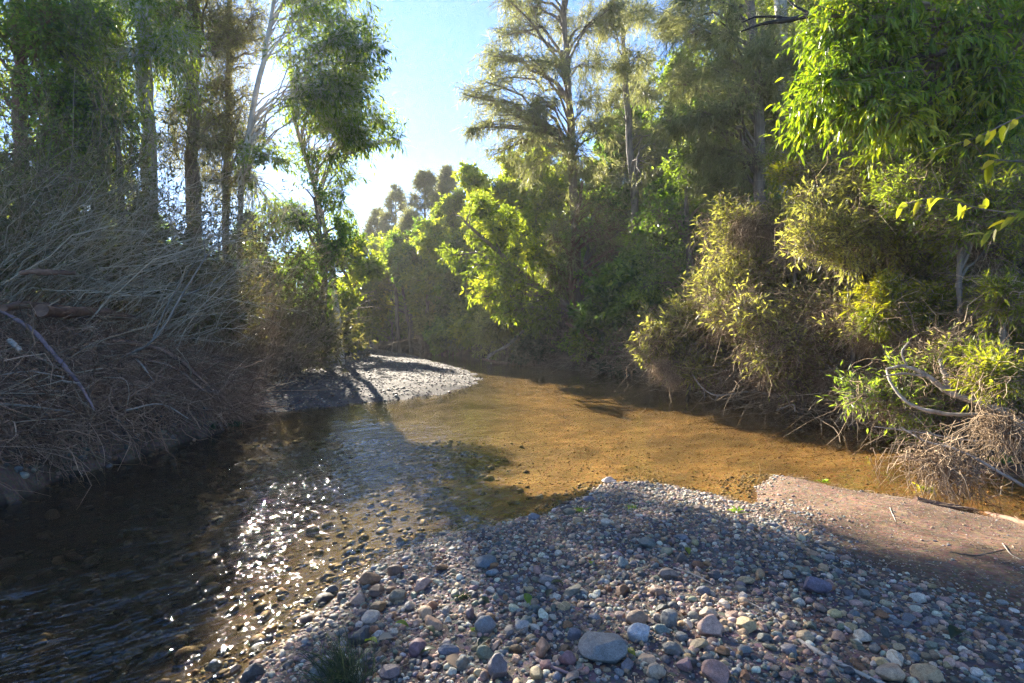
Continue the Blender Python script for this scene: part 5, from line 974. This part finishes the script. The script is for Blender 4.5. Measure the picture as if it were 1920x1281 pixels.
# fallen leaves
def leafshape(L, W, seed):
    r = np.random.default_rng(seed); t = np.linspace(0, 1, 9); w = np.sin(np.pi*t**.85)*W*.5; zz = .12*L*np.sin(np.pi*t*r.uniform(.7, 1.2))
    V = np.concatenate([np.stack([t*L-L/2, w, zz+w*.5], 1), np.stack([t*L-L/2, 0*t, zz], 1), np.stack([t*L-L/2, -w, zz+w*.5], 1)])
    q = [[i, i+1, 10+i, 9+i] for i in range(8)]+[[9+i, 10+i, 19+i, 18+i] for i in range(8)]
    return mesh('leaf', V, [np.array(q)], True, tint=np.full(27, r.uniform(.3, .75)))
LS = [leafshape(.075, .036, i) for i in range(4)]
for i, (px, py, mt, s, lb) in enumerate([
    (754, 1180, 'lush', 1, 'green leaf lying beside the maroon pointed stone'), (805, 1190, 'grass', 1, 'pale green leaf on the shaded gravel right of the maroon stone'), (884, 1190, 'lush', 1.1, 'green leaf left of the broad mid-grey stone'),
    (908, 1214, 'grass', 1.2, 'pale grey-green leaf below the broad mid-grey stone'), (801, 1232, 'grass', 1.1, 'dull green leaf below the maroon pointed stone'), (696, 1213, 'lush', 1.2, 'bright green leaf in front of the dark rounded stone'),
    (989, 1132, 'lush', 1.2, 'long green leaf in the middle of the shaded gravel'), (1031, 1121, 'grass', 1.1, 'pale leaf right of the long green leaf'), (1045, 1101, 'grass', 1.1, 'upturned pale green leaf in the shaded gravel'),
    (907, 1134, 'grass', 1, 'dull green leaf beside the long purple-brown slab'), (1183, 1234, 'lime', .9, 'small bright green leaf right of the big blue-grey boulder'), (1110, 1063, 'lush', 1, 'green leaf near the inner edge of the gravel'),
    (1793, 1199, 'grass', 1.5, 'pale grey-green leaf on the dark gravelly sand'), (722, 1208, 'thatch', 1.3, 'brown dead leaf beside the bright green leaf'), (850, 1252, 'thatch', 1.4, 'brown curled dead leaf near the bottom centre'),
    (1290, 1040, 'lime', 1, 'yellowish leaf near the rim of the sunlit patch')]):
    p = hit(px, py); o = obj('fallen_leaf', LS[i % 4], None, None, p+np.array([0, 0, .02])); tag(o, lb, 'leaf', 'fallen leaves on the near gravel bar')
    o.rotation_euler = (.25*math.sin(i*2.1), .3*math.cos(i*1.7), i*2.4); o.scale = (s, s, s)
    if not o.data.materials: o.data.materials.append(M[mt])
    o.material_slots[0].link = 'OBJECT'; o.material_slots[0].material = M[mt]
# tufts, sprigs and sedges
def tuft_plant(name, label, cat, base, n, L, W, spread, mat, seed, lean=(0, 0, 1), foot=.05, group=None, K=6, part='blades'):
    r = np.random.default_rng(seed+700); A = np.stack([r.normal(0, foot, n), r.normal(0, foot, n), np.zeros(n)], 1); d = norm(np.array(lean)+r.normal(0, spread, (n, 3))); d[:, 2] = np.abs(d[:, 2])*.7+.15
    Ln = L*r.uniform(.5, 1.1, n); B = A+d*Ln[:, None]; B[:, 2] -= .35*Ln*r.random(n)
    P = bez(A, d+np.array([0, 0, .7]), B, K, .6, .01, r); side = norm(np.cross(B-A, r.normal(0, 1, (n, 3))))
    w = W*np.array([.7, 1, 1, .8, .5, .08])[:K]; V = np.stack([P-side[:, None]*w[None, :, None], P+side[:, None]*w[None, :, None]], 2).reshape(-1, 3)
    b = (np.arange(n)*K*2)[:, None, None]; q = (b+np.array([[2*k, 2*k+1, 2*k+3, 2*k+2] for k in range(K-1)])[None]).reshape(-1, 4)
    o = obj(name, mesh(name, V, [q], True, tint=np.repeat(np.clip(r.normal(.45, .2, n), 0, 1), K*2)), M[mat], None, tuple(base)); return tag(o, label, cat, group)
p = hit(650, 1290); tuft_plant('sedge_tuft', 'blue-green tuft of fine sedge leaning over the stones at the bottom left edge', 'grass tuft', p, 260, .30, .0014, .35, 'grass', 1, (-.35, .35, .5), .05)
for i, (px, py, s, lb) in enumerate([(1020, 676, .9, 'dark drooping sedge at the waterline below the fern-like bush'), (1062, 686, 1.0, 'dark sedge clump hanging over the water below the twin trunks'), (1105, 690, 1.0, 'dark sedge clump right of the one below the twin trunks'), (1150, 696, .9, 'sedge clump in deep shade at the waterline'), (1190, 704, .9, 'sedge clump beside the left end of the sunlit overhanging bush'), (1000, 680, .6, 'small bright sedge by the pale far log')]):
    q_ = G(px, py, .1); q_[1] += .5; q_[2] = gz(q_[0], q_[1]); tuft_plant('sedge_clump', lb, 'sedge', q_, 320, 1.3*s, .009, .45, 'grass', 10+i, (-.2, -.5, .8), .22, 'sedges along the shaded waterline')
for i, (px, py, s, mt, lb) in enumerate([(1088, 960, .10, 'lush', 'tiny green weed sprig in the shallows by the gravel'), (1382, 962, .10, 'lush', 'small green weed between gravel and sand'), (1186, 955, .08, 'lush', 'small green weed among the far stones of the gravel'), (868, 1122, .08, 'grass', 'green leafy sprig lying on the shaded gravel'),
        (1545, 905, .10, 'lush', 'small green weed at the sand edge by the water'), (1740, 922, .16, 'lime', 'lime water weed at the edge of the sand below the hanging debris'), (1878, 868, .2, 'lush', 'green sedge sprig on the mud bank at the right'), (58, 628, .32, 'lush', 'small bright green plant growing on the left debris'),
        (690, 668, .35, 'thatch', 'orange-brown dry tuft at the back of the gravel bar'), (440, 800, .22, 'grass', 'pale weedy tuft at the water point of the left bank'), (395, 806, .2, 'grass', 'thin pale weed left of the weedy water point')]):
    tuft_plant('weed_sprig', lb, 'weed', hit(px, py), 26, s*.9, s*.05, .9, 'broad' if mt == 'lush' else mt, 30+i, (0, 0, .6), s*.15)
# near leafy sprays at the right edge
def spray(label, pts, rad, seed, n, L, mat):
    r = np.random.default_rng(seed+800); P = np.array([PX(*q) for q in pts]); base = P[0].copy(); e = root('leafy_spray', label, 'branch', base, 'leafy sprays reaching in at the right edge')
    c = smooth_line(P-base, 20); V, q = tubes(c[None], np.interp(np.linspace(0, 1, 20), np.linspace(0, 1, len(rad)), rad)[None], 6); obj('stem', mesh('stem', V, [q]), M['bark_grey'], e)
    t = np.linspace(.25, 1, n)[None]; p_, d_ = sample(c[None], t); p_ = p_[0]; d_ = d_[0]
    d = norm(d_*.6+r.normal(0, .55, d_.shape)+np.array([-.2, 0, -.25])); nr = norm(r.normal(0, .5, d.shape)+np.array([0, -.5, .7])); nr = norm(nr-d*np.sum(nr*d, 1)[:, None])
    Vl, Fl, tl = leafmesh(p_, d, nr, L*r.uniform(.6, 1.15, n), L*.36*r.uniform(.8, 1.2, n), 'fold', np.clip(r.normal(.6, .2, n), 0, 1)); obj('leaves', mesh('leaves', Vl, Fl, True, tint=tl), M[mat], e)
spray('yellow-green leafy spray hanging in from the right edge below the bright tree', [(1990, 190, 2.6), (1900, 225, 2.7), (1820, 262, 2.8), (1735, 285, 2.9)], [.006, .005, .003, .0015], 1, 15, .10, 'lime')
spray('middle yellow-green spray at the right edge with a few big leaves', [(1990, 250, 2.5), (1930, 300, 2.6), (1870, 300, 2.7), (1850, 310, 2.75)], [.006, .005, .003, .0015], 2, 9, .11, 'lime')
spray('lowest yellow-green spray at the right edge with pointed leaves', [(1990, 360, 2.5), (1930, 390, 2.6), (1880, 420, 2.7), (1850, 440, 2.75)], [.006, .005, .003, .0015], 3, 10, .10, 'lime')
spray('small leafy spray of yellow leaves among the debris right of the tall olive bush', [(1900, 400, 4.2), (1830, 390, 4.2), (1760, 370, 4.2), (1690, 385, 4.2)], [.006, .005, .003, .002], 4, 14, .13, 'lime')
# the sun itself, seen through the crowns
m, nt, out = nodes('sun_surface'); em = N(nt, 'Emission'); em.inputs['Color'].default_value = (1, .93, .8, 1); em.inputs['Strength'].default_value = 45
tp = N(nt, 'BsdfTransparent'); ads = N(nt, 'AddShader'); nt.links.new(em.outputs[0], ads.inputs[0]); nt.links.new(tp.outputs[0], ads.inputs[1]); nt.links.new(ads.outputs[0], out.inputs[0])   # light from the sun lamp passes through
Vs, Fs = ico(4); o = obj('sun_disc', mesh('sun_disc', Vs*13, [Fs]), m, None, tuple(np.array([0, 0, CAMZ])+S*1300)); tag(o, None, None, kind='structure')
# ---------------------------------------------------------------- the hazy air of the valley, added as a volume to lift the shadows
def boxmesh(name, lo, hi):
    V = np.array([[x, y, z] for x in (lo[0], hi[0]) for y in (lo[1], hi[1]) for z in (lo[2], hi[2])], float)
    return mesh(name, V, [np.array([[0, 1, 3, 2], [4, 6, 7, 5], [0, 4, 5, 1], [2, 3, 7, 6], [0, 2, 6, 4], [1, 5, 7, 3]])], False)
m, nt, out = nodes('haze_air'); pv = N(nt, 'VolumePrincipled'); pv.inputs['Color'].default_value = (.95, .93, .88, 1); pv.inputs['Density'].default_value = .0014; pv.inputs['Anisotropy'].default_value = .08
nt.links.new(pv.outputs[0], out.inputs['Volume'])
o = obj('haze', boxmesh('haze', (-156, -30, -2), (156, 190, 44)), m); tag(o, None, None, kind='stuff')
SC.cycles.volume_bounces = 0; SC.cycles.volume_max_steps = 64
